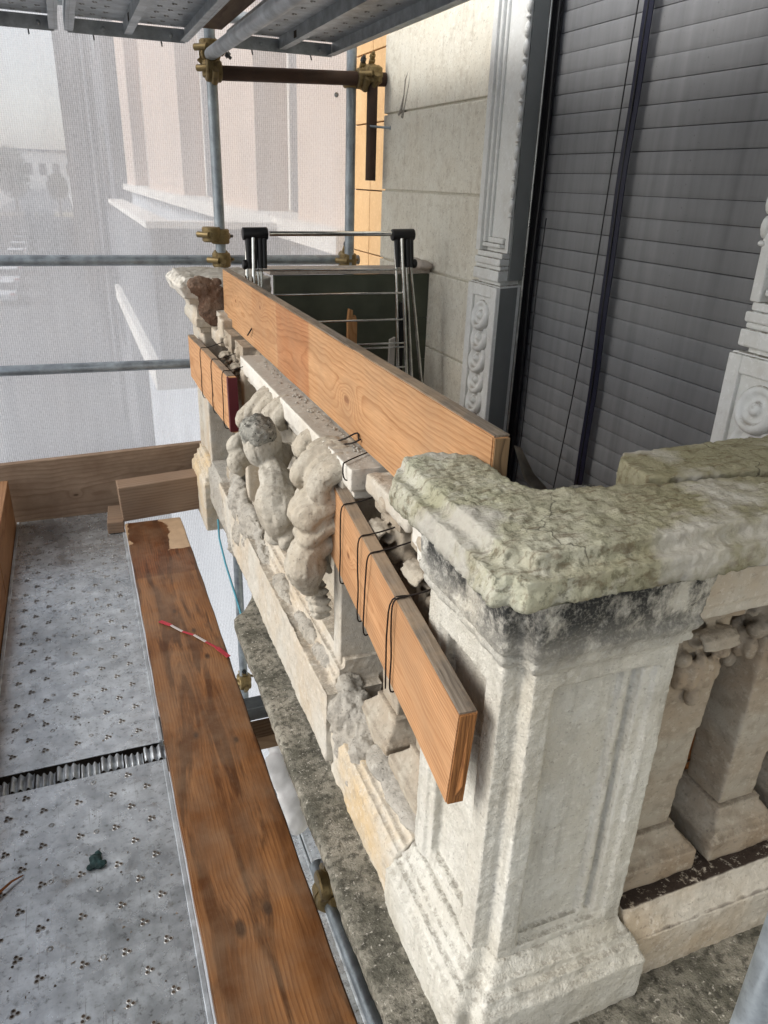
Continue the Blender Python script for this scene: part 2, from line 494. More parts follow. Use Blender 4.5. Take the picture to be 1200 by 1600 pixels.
M_['galv_up'] = galv('galvanised_channel', (0.44, 0.47, 0.49), 0.45, 0.25, 0.6)
M_['rust'] = galv('rusty_tube', (0.075, 0.045, 0.032), 0.7, 0.5, 0.35)
M_['zinc'] = galv('yellow_zinc', (0.29, 0.215, 0.10), 0.48, 1.0, 0.7, (0.045, 0.022, 0.012), worn=True)
M_['steeldark'] = galv('dark_steel', (0.10, 0.105, 0.11), 0.4, 0.3, 0.8)
M_['hole'] = plain('dirty_hole', (0.05, 0.036, 0.026), 0.9)
M_['holerim'] = galv('hole_rim', (0.33, 0.33, 0.32), 0.4, 0.6, 0.7)
M_['chrome'] = galv('chrome', (0.62, 0.62, 0.60), 0.14, 0.1, 1.0)
M_['blackp'] = plain('black_plastic', (0.012, 0.012, 0.013), 0.4)
M_['wire'] = plain('tie_wire', (0.016, 0.011, 0.009), 0.6, 0.4)
M_['slat'] = None
M_['navy'] = plain('navy_tape', (0.008, 0.009, 0.022), 0.45, var=0.3, scale=60)
M_['metalstrip'] = galv('aluminium_strip', (0.62, 0.62, 0.58), 0.3, 0.1, 0.8)
M_['green'] = plain('green_paint', (0.072, 0.080, 0.056), 0.6, var=0.2, scale=9)
M_['pinkcop'] = stone('pale_coping', (0.48, 0.43, 0.38), (0.42, 0.36, 0.31), (0.2, 0.17, 0.14), 0.4, 0.002)
M_['terra'] = plain('terracotta_tile', (0.34, 0.135, 0.04), 0.6, var=0.25, scale=5)
M_['orange'] = stone('ochre_cladding', (0.66, 0.44, 0.235), (0.60, 0.38, 0.19), (0.4, 0.22, 0.1), 0.2, 0.0006, speck=0.1)
M_['pink'] = plain('pink_render', (0.56, 0.45, 0.38), 0.9, var=0.08, scale=0.6)
M_['greybld'] = plain('grey_render', (0.11, 0.115, 0.13), 0.9, var=0.2, scale=0.5)
M_['pale'] = plain('pale_render', (0.70, 0.68, 0.64), 0.9, var=0.06, scale=0.6)
M_['paleblue'] = plain('pale_blue_render', (0.50, 0.53, 0.57), 0.9, var=0.1, scale=0.5)
M_['redbld'] = plain('red_render', (0.42, 0.10, 0.09), 0.9, var=0.15, scale=0.4)
M_['asphalt'] = plain('asphalt', (0.10, 0.105, 0.115), 0.9, var=0.2, scale=0.6)
M_['paving'] = plain('paving', (0.30, 0.29, 0.28), 0.9, var=0.12, scale=0.8)
M_['roadwhite'] = plain('road_paint', (0.75, 0.74, 0.70), 0.8, var=0.1, scale=3)
M_['roadcream'] = plain('cream_road_paint', (0.72, 0.60, 0.38), 0.8, var=0.1, scale=1)
M_['glassd'] = plain('dark_glass', (0.03, 0.035, 0.045), 0.15, var=0.1, spec=0.5)
M_['tyre'] = plain('tyre', (0.02, 0.02, 0.02), 0.8)
M_['darkred'] = plain('dark_red_paint', (0.075, 0.008, 0.012), 0.5)
M_['fabric'] = plain('white_fabric', (0.62, 0.61, 0.60), 0.9, var=0.12, scale=6)
M_['white_wood'] = plain('white_scrap', (0.6, 0.57, 0.52), 0.7)
M_['tapewhite'] = plain('tape_white', (0.5, 0.46, 0.44), 0.4)
M_['tapered'] = plain('tape_red', (0.36, 0.03, 0.045), 0.4)
M_['greencloth'] = plain('dark_green_rag', (0.012, 0.03, 0.03), 0.8, var=0.5, scale=80)
M_['leaf'] = plain('dry_leaf', (0.17, 0.15, 0.12), 0.7, var=0.4, scale=30)
M_['cable'] = plain('blue_cable', (0.06, 0.22, 0.28), 0.5)

def slatmat():
    m = MT('grey_slat', 0.5, 0, 0.35)
    n = m.noise(3, 5, 0.6); st = m.noise(1.0, 4, 0.6, m.mapv((10, 14, 1.4)))
    c = m.mix(m.ramp(n, [(0.35, 0.0), (0.7, 1.0)]), (0.24, 0.245, 0.25), (0.29, 0.295, 0.30))
    c = m.mix(m.math('MULTIPLY', m.ramp(st, [(0.45, 0.0), (0.75, 1.0)]), 0.35), c, (0.085, 0.085, 0.095))
    c = m.mix(m.math('MULTIPLY', m.ramp(m.noise(90, 4), [(0.68, 0.0), (0.75, 1.0)]), 0.4), c, (0.04, 0.04, 0.04))
    m.col(c)
    return m.m
M_['slat'] = slatmat()

def gauze(name, colr, dens, pattern=None):
    """woven sheet: threads (diffuse + translucent) with see-through gaps between them"""
    m = MT(name)
    nt_ = m.t
    nt_.nodes.remove(m.b)
    out = [n for n in nt_.nodes if n.type == 'OUTPUT_MATERIAL'][0]
    tr = m.N('ShaderNodeBsdfTransparent')
    df = m.N('ShaderNodeBsdfDiffuse'); df.inputs[0].default_value = colr + (1,)
    tl = m.N('ShaderNodeBsdfTranslucent'); tl.inputs[0].default_value = colr + (1,)
    ms = m.N('ShaderNodeMixShader'); ms.inputs[0].default_value = 0.65
    m.L(df.outputs[0], ms.inputs[1]); m.L(tl.outputs[0], ms.inputs[2])
    mx = m.N('ShaderNodeMixShader')
    m.L(tr.outputs[0], mx.inputs[1]); m.L(ms.outputs[0], mx.inputs[2])
    if pattern:
        x, y, z = m.xyz()
        wv = m.math('FRACT', m.math('ADD', m.math('MULTIPLY', x, pattern[0]), m.math('MULTIPLY', m.noise(5, 3), 0.8)))
        wh = m.math('FRACT', m.math('MULTIPLY', z, pattern[1]))
        k = m.math('MULTIPLY', m.ramp(wv, [(0.0, 1.0), (0.3, 0.0), (0.7, 0.0), (1.0, 1.0)]), 0.22)
        k2 = m.math('MULTIPLY', m.ramp(wh, [(0.0, 1.0), (0.35, 0.0), (0.65, 0.0), (1.0, 1.0)]), 0.08)
        cl = m.math('MULTIPLY', m.math('SUBTRACT', m.noise(1.0, 5, 0.7, m.mapv((230, 1, 60))), 0.5), 0.9)
        sw = m.math('MULTIPLY', m.math('SUBTRACT', m.noise(1.0, 4, 0.6, m.mapv((24, 1, 2.5))), 0.5), 0.25)
        m.L(m.math('ADD', m.math('ADD', m.math('ADD', m.math('ADD', k, k2), cl), sw), dens, True), mx.inputs[0])
    else:
        f_ = m.math('ADD', m.math('MULTIPLY', m.math('SUBTRACT', m.noise(1.0, 4, 0.6, m.mapv((1, 26, 1.2))), 0.5), 0.35), dens, True)
        m.L(f_, mx.inputs[0])
    m.L(mx.outputs[0], out.inputs[0])
    return m.m
M_['net'] = gauze('white_scaffold_net', (0.93, 0.94, 0.95), 0.58, (105, 120))
M_['screen'] = gauze('dark_screen_gauze', (0.02, 0.02, 0.03), 0.17)

# ================================================================== SETTING
# street far below
put('road', MB().box(-14, 2.2, -60, 900, -7.4, -7.0), M_['asphalt'], kind='structure')
put('pavement', MB().box(2.2, 6.0, -60, 900, -7.4, -6.87), M_['paving'], kind='structure')
put('kerb', MB().box(2.0, 2.2, -60, 900, -7.3, -6.85), M_['roadwhite'], kind='structure')
put('ground', MB().box(-900, 900, -900, 1500, -8.0, -7.45), M_['paving'], kind='structure')
mk = MB().box(-14, -5.5, 176, 186, -6.998, -6.99).box(-2.2, 1.6, 172, 192, -6.998, -6.99)
put('road_marking', mk, M_['roadcream'], kind='structure')

# the balcony slab: its ledge sticks out past the balustrade and stops broken short of the far pedestal
slab_poly = [(0.357, 0.45), (1.62, 0.45), (1.62, 3.72), (0.50, 3.72), (0.49, 2.46), (0.455, 2.33), (0.405, 2.24), (0.366, 2.21)]
sculpt('balcony_slab', MB().prism(slab_poly, 0.178, 0.22).prism([(x + (0.075 if x < 0.5 else 0), y - (0.06 if 1.5 < y < 2.5 else 0)) for x, y in slab_poly], 0.04, 0.18), 0.009, [(6, 0.005), (30, 0.003), (90, 0.002)], M_['ledge'], smooth_it=2, kind='structure')
fl = thing('balcony_floor', 'terracotta tiled balcony floor behind the balustrade', 'floor', (1.1, 2.0, 0.24), kind='structure')
tile = MB().box(0, 0.19, 0, 0.19, 0, 0.018).mesh('tile')
first = None
for ix in range(4):
    for iy in range(13):
        o = put('floor_tile', tile, M_['terra'], fl, local=True)
        o.location = (0.70 + ix * 0.2 - 1.1, 0.90 + iy * 0.2 - 2.0, 0.0)
put('floor_bed', MB().box(0.66, 1.5, 0.86, 3.4, 0.2, 0.248), M_['mortar'], fl)

# ------------------------------------------------------------------ facade wall with rusticated courses
wl = thing('facade_wall', 'cream plastered house wall with horizontal grooves beside the shuttered door', 'wall', (1.6, 2.0, -7))
put('wall_core', MB().box(1.512, 2.2, 2.60, 3.81, -7, 5).box(1.512, 2.2, -3.5, 1.30, -7, 5).box(1.66, 2.2, 1.30, 2.60, -7, 5).box(1.512, 1.66, 1.30, 2.60, 2.95, 5), M_['wall'], wl)
zz = 0.235
joints = [0.235, 0.565, 0.90, 1.235, 1.56, 1.895, 2.23, 2.56, 2.89]
for a, b in zip(joints[:-1], joints[1:]):
    put('plaster_course', MB().box(1.497, 1.53, 2.61, 3.82, a + 0.004, b - 0.004), M_['wall'], wl, bevel=0.004)
for a, b in zip(joints[:-1], joints[1:]):
    put('plaster_course', MB().box(1.497, 1.53, -3.4, 1.06, a + 0.004, b - 0.004), M_['wall'], wl, bevel=0.004)
# repair scar in the plaster near the end of the dark tube
put('repair_scar', MB().tube([(1.501, 3.535, 2.055), (1.4995, 3.565, 2.02), (1.4995, 3.575, 1.96), (1.4995, 3.60, 1.90), (1.4995, 3.63, 1.885)], [0.004, 0.007, 0.006, 0.012, 0.008], 6), M_['mortar'], wl, smooth=True)
put('repair_scar', MB().tube([(1.501, 3.515, 2.055), (1.4995, 3.525, 2.0), (1.4995, 3.56, 1.92), (1.4995, 3.585, 1.87)], [0.004, 0.005, 0.006, 0.010], 6), M_['mortar'], wl, smooth=True)

# ------------------------------------------------------------------ pilasters
ros = MB().lathe([(0.0, 0.02), (0.012, 0.019), (0.016, 0.012), (0.018, 0.006), (0.030, 0.004), (0.036, 0.010), (0.040, 0.015), (0.048, 0.017), (0.055, 0.012), (0.058, 0.0), (0.058, -0.012)], 32, axis='X')
ros.v = [(-x, y, z) for x, y, z in ros.v]
ros_me = ros.mesh('rosette')
bead_me = MB().ell((0, 0, 0), (0.011, 0.011, 0.024), n=10, m=7).mesh('bead')
small_bead = MB().ell((0, 0, 0), (0.010, 0.010, 0.007), n=10, m=5).mesh('bead')

def pilaster(label, sgn, yedge, ywid, xf, z_top):
    """sgn=+1: the window lies on the -Y side of the far pilaster; -1 mirrored"""
    def Y(d): return yedge + sgn * d            # d measured from the window-side edge
    def bx(mb, x0, x1, d0, d1, z0, z1):
        a, b = sorted((Y(d0), Y(d1))); return mb.box(x0, x1, a, b, z0, z1)
    t = thing('pilaster', label, 'pilaster', (1.5, Y(ywid / 2), 0.24))
    def sp(mb, x0, d0, d1, z0, z1, sk=0.048):
        mb.prism([(x0, Y(d0)), (1.549, Y(d0 + sk * (1.549 - x0) / 0.13)), (1.549, Y(d1)), (x0, Y(d1))], z0, z1)
    m = MB(); sp(m, xf + 0.012, 0.0, ywid, 0.24, 1.262)
    put('plinth_core', m, M_['pil'], t, bevel=0.004)
    m = MB()
    bx(m, xf, xf + 0.02, 0.002, 0.042, 0.25, 1.258); bx(m, xf, xf + 0.02, ywid - 0.045, ywid - 0.002, 0.25, 1.258); bx(m, xf, xf + 0.02, 0.042, ywid - 0.045, 1.215, 1.258)
    put('panel_frame', m, M_['pil'], t, bevel=0.004)
    for k in range(8):
        o = put('rosette', ros_me, M_['pil'], t, smooth=True, local=True)
        o.location = Vector((xf + 0.010 + 0.0035 * (k % 2 == 1) + k * 0.0006, Y(ywid / 2), 1.145 - k * 0.083)) - t.location
        o.rotation_euler = (0, 0.24, 0)
    # base mouldings of the upper shaft
    for (z0, z1, out) in ((1.275, 1.315, 0.0), (1.315, 1.330, -0.010), (1.330, 1.355, -0.003), (1.355, 1.375, -0.014)):
        m = MB(); sp(m, xf - out * 0.9 + 0.008, 0.012 - out * 0.4, ywid - 0.02, z0, z1)
        put('base_moulding', m, M_['pil'], t, bevel=0.005)
    m = MB(); sp(m, xf + 0.03, 0.03, ywid - 0.03, 1.262, 1.276)
    put('neck', m, M_['pil'], t)
    # shaft with framed sunk panel
    m = MB(); sp(m, xf + 0.045, 0.024, ywid - 0.02, 1.375, z_top)
    put('shaft', m, M_['pil'], t)
    m = MB(); bx(m, xf + 0.012, xf + 0.046, ywid - 0.050, ywid - 0.018, 1.375, z_top)
    put('stile', m, M_['pil'], t, bevel=0.003)
    m = MB(); bx(m, xf + 0.022, xf + 0.046, ywid - 0.066, ywid - 0.050, 1.405, z_top); bx(m, xf + 0.022, xf + 0.046, 0.045, ywid - 0.050, 1.39, 1.405)
    put('panel_moulding', m, M_['pil'], t, bevel=0.004)
    m = MB(); bx(m, xf + 0.034, xf + 0.046, ywid - 0.080, ywid - 0.066, 1.42, z_top); bx(m, xf + 0.034, xf + 0.046, 0.045, ywid - 0.066, 1.405, 1.425)
    put('panel_moulding', m, M_['pil'], t, bevel=0.004)
    if sgn < 0:
        m = MB(); bx(m, xf + 0.016, xf + 0.05, 0.012, 0.040, 1.375, z_top)
        put('corner_strip', m, M_['pil'], t, bevel=0.004)
    # bead and reel on the window-side corner
    z = 1.50; k = 0
    while z < z_top - 0.03:
        o = put('bead', bead_me if k % 3 else small_bead, M_['pil'], t, smooth=True, local=True)
        o.location = Vector((xf + (0.044 if sgn > 0 else 0.018), Y(0.026 if sgn > 0 else 0.012), z)) - t.location
        z += 0.036 if k % 3 == 2 else (0.034 if k % 3 == 0 else 0.05); k += 1
    # painted reveal towards the shutter
    m = MB(); m.prism([(xf + 0.016, Y(-0.001)), (1.5485, Y(0.0435)), (1.5485, Y(0.06)), (xf + 0.016, Y(0.016))], 0.25, 1.255); m.prism([(xf + 0.06, Y(0.021)), (1.5485, Y(0.0435)), (1.5485, Y(0.07)), (xf + 0.06, Y(0.05))], 1.28, z_top)
    put('reveal', m, M_['pilgrey'], t)
    return t
pilaster('white carved pilaster beyond the shutter, its whole ring ornament in view', 1, 2.455, 0.225, 1.42, 2.95)
pilaster('white carved pilaster on the near side of the shutter, cut by the frame', -1, 1.345, 0.225, 1.42, 2.95)

# ------------------------------------------------------------------ roller shutter, guide, screen
sh = thing('roller_shutter', 'closed grey roller shutter covering the balcony door', 'shutter', (1.6, 1.93, 0.24))
pr = []
for k in range(9):
    a = k / 8
    pr.append((0.0584 * a, 1.6 - 0.0030 * math.sin(math.pi * a) ** 0.45))
pr += [(0.0584, 1.612), (0, 1.612)]
slat_me = MB().extr(pr, 1, 1.34, 2.54).mesh('slat')
for k in range(45):
    o = put('slat', slat_me, M_['slat'], sh, smooth='auto')
    o.location.z = 0.26 + 0.0602 * k + 0.0005 * math.sin(k * 7.3)
    o.location.x = 0.0009 * math.sin(k * 4.1 + 1)
put('backing', MB().box(1.616, 1.63, 1.34, 2.54, 0.25, 2.95), M_['blackp'], sh)
put('guide_rail', MB().box(1.558, 1.597, 2.500, 2.545, 0.25, 2.95).box(1.572, 1.590, 2.478, 2.4995, 0.25, 2.95), M_['blackp'], sh, bevel=0.002)
put('guide_rail', MB().box(1.575, 1.63, 1.335, 1.375, 0.25, 2.95), M_['steeldark'], sh, bevel=0.002)
put('edge_strip', MB().box(1.5495, 1.5575, 2.494, 2.53, 0.25, 2.95), M_['metalstrip'], sh, bevel=0.003)
# dark screen with zip
ds = thing('zip_screen', 'thin dark dust screen with a navy zip hanging before the shutter', 'screen', (1.575, 2.0, 0.3))
ny, nz = 60, 40
v, f = [], []
for i in range(ny + 1):
    for j in range(nz + 1):
        y = 1.40 + (2.50 - 1.40) * i / ny; z = 0.28 + 2.6 * j / nz
        x = 1.576 + 0.004 * math.sin(y * 37 + 0.6 * math.sin(z * 2)) + 0.003 * math.sin(y * 91 + z)
        v.append((x, y, z))
for i in range(ny):
    for j in range(nz):
        a = i * (nz + 1) + j; f.append((a, a + nz + 1, a + nz + 2, a + 1))
put('gauze', MB().add(v, f), M_['screen'], ds, smooth=True)
def zipx(z): return 2.02 + 0.005 * math.sin(z * 5)
for off, wd in ((-0.020, 0.019), (0.003, 0.019)):
    m = MB(); v, f = [], []
    for j in range(31):
        z = 0.28 + 2.6 * j / 30
        for dy, dx in ((0, 0), (wd, 0), (wd, 0.003), (0, 0.003)):
            v.append((1.566 - 0.0015 * math.sin(j * 1.3) + dx, zipx(z) + off + dy, z))
    for j in range(30):
        for k in range(4): f.append((j * 4 + k, j * 4 + (k + 1) % 4, j * 4 + 4 + (k + 1) % 4, j * 4 + 4 + k))
    put('zip_tape', MB().add(v, f), M_['navy'], ds)
put('zip_teeth', MB().tube([(1.566, zipx(0.28 + 0.13 * j) + 0.004, 0.28 + 0.13 * j) for j in range(21)], 0.0028, 6), M_['blackp'], ds, smooth=True)
put('hem', MB().tube([(1.57, 2.47 + 0.004 * math.sin(j), 0.28 + 0.13 * j) for j in range(21)], 0.005, 6), M_['blackp'], ds, smooth=True)
for (ya, yb, za, zb, lab) in ((2.045, 2.16, 2.4, 0.45, 'thin dark cord hanging slack beside the zip'), (2.40, 2.42, 1.5, 0.35, 'thin dark cord hanging by the far shutter guide')):
    put('cord', MB().tube([(1.561, ya + (yb - ya) * t_ ** 1.6 + 0.008 * math.sin(t_ * 7), za + (zb - za) * t_) for t_ in [i / 16 for i in range(17)]], 0.0022, 6), M_['blackp'], smooth=True, label=lab, category='cord')

# ================================================================== BALUSTRADE
def offs(o, n=0.032):
    """corner pedestal footprint with the notched outer corner, pushed out by o on the two street sides"""
    xl, yf, xr, yb = 0.5 - o, 0.715 - o, 0.786 + o * 0.6, 0.995 + o * 0.2
    return [(xl, yf + n), (xl + n, yf + n), (xl + n, yf), (xr, yf), (xr, yb), (xl, yb)]

pd = thing('corner_pedestal', 'white stone corner pedestal with panelled faces and black crust below the rail', 'pedestal', (0.64, 0.85, 0.22))
m = MB().prism(offs(0.056), 0.215, 0.322).prism(offs(0.047), 0.32, 0.330).prism(offs(0.043), 0.328, 0.346, offs(0.040)).prism(offs(0.026), 0.345, 0.362).prism(offs(0.020), 0.36, 0.386, offs(0.004))
sculpt('base', m, 0.005, [(8, 0.002), (40, 0.0018), (110, 0.0018)], M_['ped'], pd, 1,
       fn=lambda co, no: -0.009 * np.clip(fbm(co, 14, 3, 5.0) * 2 - 0.25, 0, 1))
m = MB()
# shaft: core plus raised frames so both street faces carry a sunk panel
m.prism([(0.526, 0.770), (0.560, 0.770), (0.560, 0.738), (0.786, 0.738), (0.786, 0.995), (0.526, 0.995)], 0.38, 0.985)
m.box(0.5, 0.532, 0.747, 0.792, 0.375, 0.985).box(0.5, 0.55, 0.955, 0.995, 0.375, 0.985).box(0.5, 0.55, 0.747, 0.995, 0.925, 0.985)
m.box(0.532, 0.568, 0.715, 0.76, 0.375, 0.985).box(0.752, 0.786, 0.715, 0.80, 0.375, 0.985).box(0.532, 0.786, 0.715, 0.76, 0.945, 0.985).box(0.532, 0.786, 0.715, 0.76, 0.375, 0.400)
m.box(0.730, 0.753, 0.7215, 0.76, 0.39, 0.96).box(0.702, 0.716, 0.729, 0.76, 0.40, 0.955).box(0.566, 0.576, 0.729, 0.76, 0.40, 0.955).box(0.565, 0.755, 0.727, 0.76, 0.395, 0.414)
m.box(0.505, 0.55, 0.79, 0.96, 0.375, 0.395).box(0.509, 0.55, 0.79, 0.96, 0.395, 0.415).box(0.507, 0.55, 0.935, 0.957, 0.39, 0.93)
m.box(0.515, 0.535, 0.745, 0.762, 0.38, 0.985)
sculpt('shaft', m, 0.0036, [(9, 0.0013), (45, 0.0014), (110, 0.0017)], M_['ped'], pd, 1)
m = MB().prism(offs(0.004), 0.975, 0.99).prism(offs(0.012), 0.985, 1.0, offs(0.016)).prism(offs(0.010), 0.999, 1.012).prism(offs(0.020), 1.010, 1.026, offs(0.024)).prism(offs(0.018), 1.024, 1.125, offs(0.028))
sculpt('cornice', m, 0.0045, [(9, 0.003), (45, 0.003), (110, 0.0026)], M_['ped'], pd, 1,
       fn=lambda co, no: -0.010 * np.clip(fbm(co, 18, 3, 9.0) * 2 - 0.3, 0, 1))

# handrail: the L-shaped corner stone
def railpoly(o, n=0.028):
    xl, yf = 0.5 - o, 0.715 - o
    inner = [(0.562, 0.985), (0.556, 0.90), (0.566, 0.855), (0.60, 0.828), (0.70, 0.815), (0.80, 0.80), (1.02, 0.775), (1.25, 0.775)]
    far = [(0.5 - o * 0.98, 0.972), (0.44 + (0.09 - o) * 0.2, 1.020), (0.50, 1.022), (0.545, 1.0)]
    return [(xl, yf + n), (xl + n * 0.8, yf + n * 0.8), (xl + n, yf), (1.25, yf)] + inner[::-1] + far[::-1]
m = MB()
for z0, z1, o0, o1 in ((1.112, 1.134, 0.036, 0.046), (1.132, 1.152, 0.066, 0.080), (1.150, 1.186, 0.094, 0.090), (1.184, 1.206, 0.068, 0.062)):
    m.prism(railpoly(o0), z0, z1, railpoly(o1))
def chips(co, no):
    e = np.clip(fbm(co, 22, 4, 2.0) * 2 - 0.15, 0, 1) * 0.016
    side = np.clip(1.25 - np.abs(no[:, 2]) * 1.2, 0.2, 1)
    left = np.clip((0.62 - co[:, 0]) / 0.2, 0.35, 1.4)
    return -e * side * left - 0.006 * np.clip(fbm(co, 70, 2, 8.0) * 2 - 0.2, 0, 1) * side
sculpt('handrail_stone', m, 0.0038, [(4, 0.003), (14, 0.0045), (50, 0.0032), (120, 0.0034)], M_['lichen'], None, 1, fn=chips,
       label='L-shaped weathered handrail stone with green lichen capping the corner pedestal', category='handrail')
m = MB().prism([(0.765, 0.828), (0.80, 0.815), (1.02, 0.79), (1.49, 0.79), (1.49, 0.93), (0.80, 0.93), (0.772, 0.90)], 1.11, 1.208).box(1.256, 1.49, 0.63, 0.80, 1.12, 1.2)
sculpt('handrail_stone', m, 0.005, [(4, 0.003), (14, 0.005), (50, 0.004), (110, 0.0025)], M_['lichen'], None, 1, fn=chips,
       label='cracked loose handrail slab lying behind the corner stone towards the wall', category='handrail')

# return side: plinth, lintel, balusters
def rq(y0): return [(0.80, y0), (1.5, y0), (1.5, 0.90), (0.80, 0.90)]
m = MB().prism(rq(0.690), 0.215, 0.325).prism(rq(0.698), 0.322, 0.332).prism(rq(0.696), 0.33, 0.372, rq(0.714)).prism(rq(0.716), 0.37, 0.386)
M_['ret'] = stone('return_plinth_stone', (0.50, 0.46, 0.39), (0.45, 0.37, 0.27), (0.05, 0.036, 0.028), 0.35, 0.002, up_dirt=1.0, thr=0.28)
sculpt('plinth_course', m, 0.005, [(8, 0.002), (50, 0.0024), (120, 0.0016)], M_['ret'], None, 1, label='low stone plinth under the balusters right of the corner pedestal', category='plinth')
m = MB().box(0.79, 1.5, 0.712, 0.88, 1.03, 1.118).box(0.79, 1.5, 0.722, 0.87, 1.0, 1.035)
sculpt('lintel_stone', m, 0.006, [(8, 0.003), (50, 0.0015)], M_['stone'], None, 2, label='pale lintel stone over the balusters right of the corner pedestal', category='lintel')

def baluster_meshes():
    b = MB()
    def sq(h): return [(-h, -h), (h, -h), (h, h), (-h, h)]
    b.prism(sq(0.074), 0, 0.050).prism(sq(0.066), 0.048, 0.060).prism(sq(0.060), 0.058, 0.066).prism(sq(0.059), 0.065, 0.092, sq(0.043)).prism(sq(0.046), 0.09, 0.098)
    base = sculpt('base', b, 0.004, [(20, 0.0025), (80, 0.0014)], M_['baluster'], None, 0, local=True)
    s = MB().prism([(-.036, -.036), (.036, -.036), (.036, .036), (-.036, .036)], 0.08, 0.47, [(-.050, -.050), (.050, -.050), (.050, .050), (-.050, .050)])
    s.prism([(-.05, -.05), (.05, -.05), (.05, .05), (-.05, .05)], 0.465, 0.52, [(-.042, -.042), (.042, -.042), (.042, .042), (-.042, .042)])
    shaft = sculpt('shaft', s, 0.0045, [(20, 0.002), (80, 0.001)], M_['baluster'], None, 1, local=True)
    k = MB().box(-0.058, 0.058, -0.058, 0.058, 0.575, 0.645).box(-0.05, 0.05, -0.05, 0.05, 0.51, 0.58)
    for sx, sy in ((1, 0), (-1, 0), (0, 1), (0, -1)):
        def at(u, v_, w_, ru, rw, rd=0.012):
            k.ell((sx * v_ + sy * u, sy * v_ + sx * u, w_), (rd if sx else ru, ru if sx else rd, rw), n=12, m=9)
        # scroll bracket under the abacus, drooping leaf with ribs below
        for q in range(9):
            a = q / 8 * 4.5
            at(0.0, 0.066 + 0.018 * math.cos(a) * (1 - q / 14), 0.548 + 0.020 * math.sin(a) * (1 - q / 14), 0.034, 0.007, 0.007)
        for q in (-0.030, -0.015, 0.0, 0.015, 0.030):
            at(q, 0.052 + 0.006 * (abs(q) < 0.02), 0.475 - 0.010 * abs(q) * 20, 0.010, 0.040 - abs(q) * 0.5, 0.013)
        at(0.0, 0.056, 0.425, 0.012, 0.020); at(-0.034, 0.056, 0.51, 0.014, 0.014, 0.014); at(0.034, 0.056, 0.51, 0.014, 0.014, 0.014); at(0.0, 0.060, 0.612, 0.022, 0.020)
    cap = sculpt('capital', k, 0.0036, [(25, 0.002), (90, 0.0014)], M_['baluster'], None, 0, local=True)
    return base, shaft, cap
bt = thing('baluster', 'square carved baluster tight against the right side of the corner pedestal', 'baluster', (0.900, 0.838, 0.384), group='carved balusters')
for o in baluster_meshes():
    o.parent = bt; o.scale = (1.22, 1.22, 1.0)
dup(bt, (1.118, 0.838, 0.384), 'square carved baluster second from the corner pedestal on the return side')
dup(bt, (1.336, 0.838, 0.384), 'square carved baluster third from the corner pedestal, nearest the house wall')
dup(bt, (0.612, 1.105, 0.384), 'carved baluster behind the near orange board, first after the corner pedestal')
dup(bt, (0.612, 1.30, 0.384), 'carved baluster behind the near orange board, next to the carved panel')
dup(bt, (0.612, 2.80, 0.384), 'carved baluster behind the far wired board, next to the carved panel')
dup(bt, (0.612, 3.02, 0.384), 'carved baluster behind the far wired board, next to the far pedestal')

# street side plinth: near part, higher central part, far part
m = MB().box(0.455, 0.66, 1.0, 1.44, 0.215, 0.345).prism([(0.455, 1.0), (0.66, 1.0), (0.66, 1.44), (0.455, 1.44)], 0.34, 0.36, [(0.468, 1.0), (0.66, 1.0), (0.66, 1.44), (0.468, 1.44)]).box(0.480, 0.66, 1.0, 1.44, 0.355, 0.372).box(0.497, 0.66, 1.0, 1.44, 0.37, 0.386)
M_['plin'] = stone('ochre_stone', (0.48, 0.45, 0.39), (0.50, 0.38, 0.23), (0.20, 0.18, 0.15), 0.45, 0.002, up_dirt=0.35)
def breakN(co, no):
    g = np.clip((co[:, 1] - 1.22) / 0.2, 0, 1)
    return -0.03 * g * np.clip(fbm(co, 12, 3, 1.0) * 2 + 0.25, 0, 1)
sculpt('plinth_course', m, 0.0045, [(8, 0.003), (45, 0.003), (120, 0.0022)], M_['plin'], None, 0, fn=breakN, label='ochre stained stone plinth running back from the corner pedestal under the near board', category='plinth')
m = MB().prism([(0.448, 1.425), (0.60, 1.425), (0.62, 2.9), (0.452, 2.9)], 0.24, 0.445).box(0.475, 0.66, 1.46, 2.9, 0.20, 0.44).box(0.482, 0.62, 1.46, 2.62, 0.44, 0.462).box(0.494, 0.62, 1.46, 2.60, 0.46, 0.485).box(0.508, 0.62, 1.46, 2.60, 0.48, 0.51)
def breakC(co, no):
    low = np.clip((0.46 - co[:, 2]) / 0.05, 0, 1) * np.clip((co[:, 2] - 0.30) / 0.08, 0, 1)
    top = np.clip((co[:, 2] - 0.40) / 0.05, 0, 1) * np.clip((0.51 - co[:, 0]) / 0.03, 0, 1)
    holes = np.clip(fbm(co, 5, 3, 21.0) * 3.2 - 0.05, 0, 1)
    far = np.clip((co[:, 1] - 2.1) / 0.5, 0.0, 1)
    return -0.028 * holes * np.maximum(low * 0.3, top) - 0.02 * far * np.clip(fbm(co, 9, 3, 4.) * 2 + 0.2, 0, 1)
sculpt('plinth_course', m, 0.005, [(7, 0.004), (40, 0.003), (120, 0.002)], M_['stone'], None, 0, fn=breakC, label='broken stone plinth with chipped edge under the carved panel', category='plinth')
m = MB().box(0.47, 0.66, 2.88, 3.32, 0.2, 0.36).box(0.49, 0.66, 2.88, 3.32, 0.355, 0.386)
sculpt('plinth_course', m, 0.007, [(7, 0.006), (40, 0.004)], M_['mortar'], None, 2, label='rough stone plinth between the carved panel and the far pedestal', category='plinth')

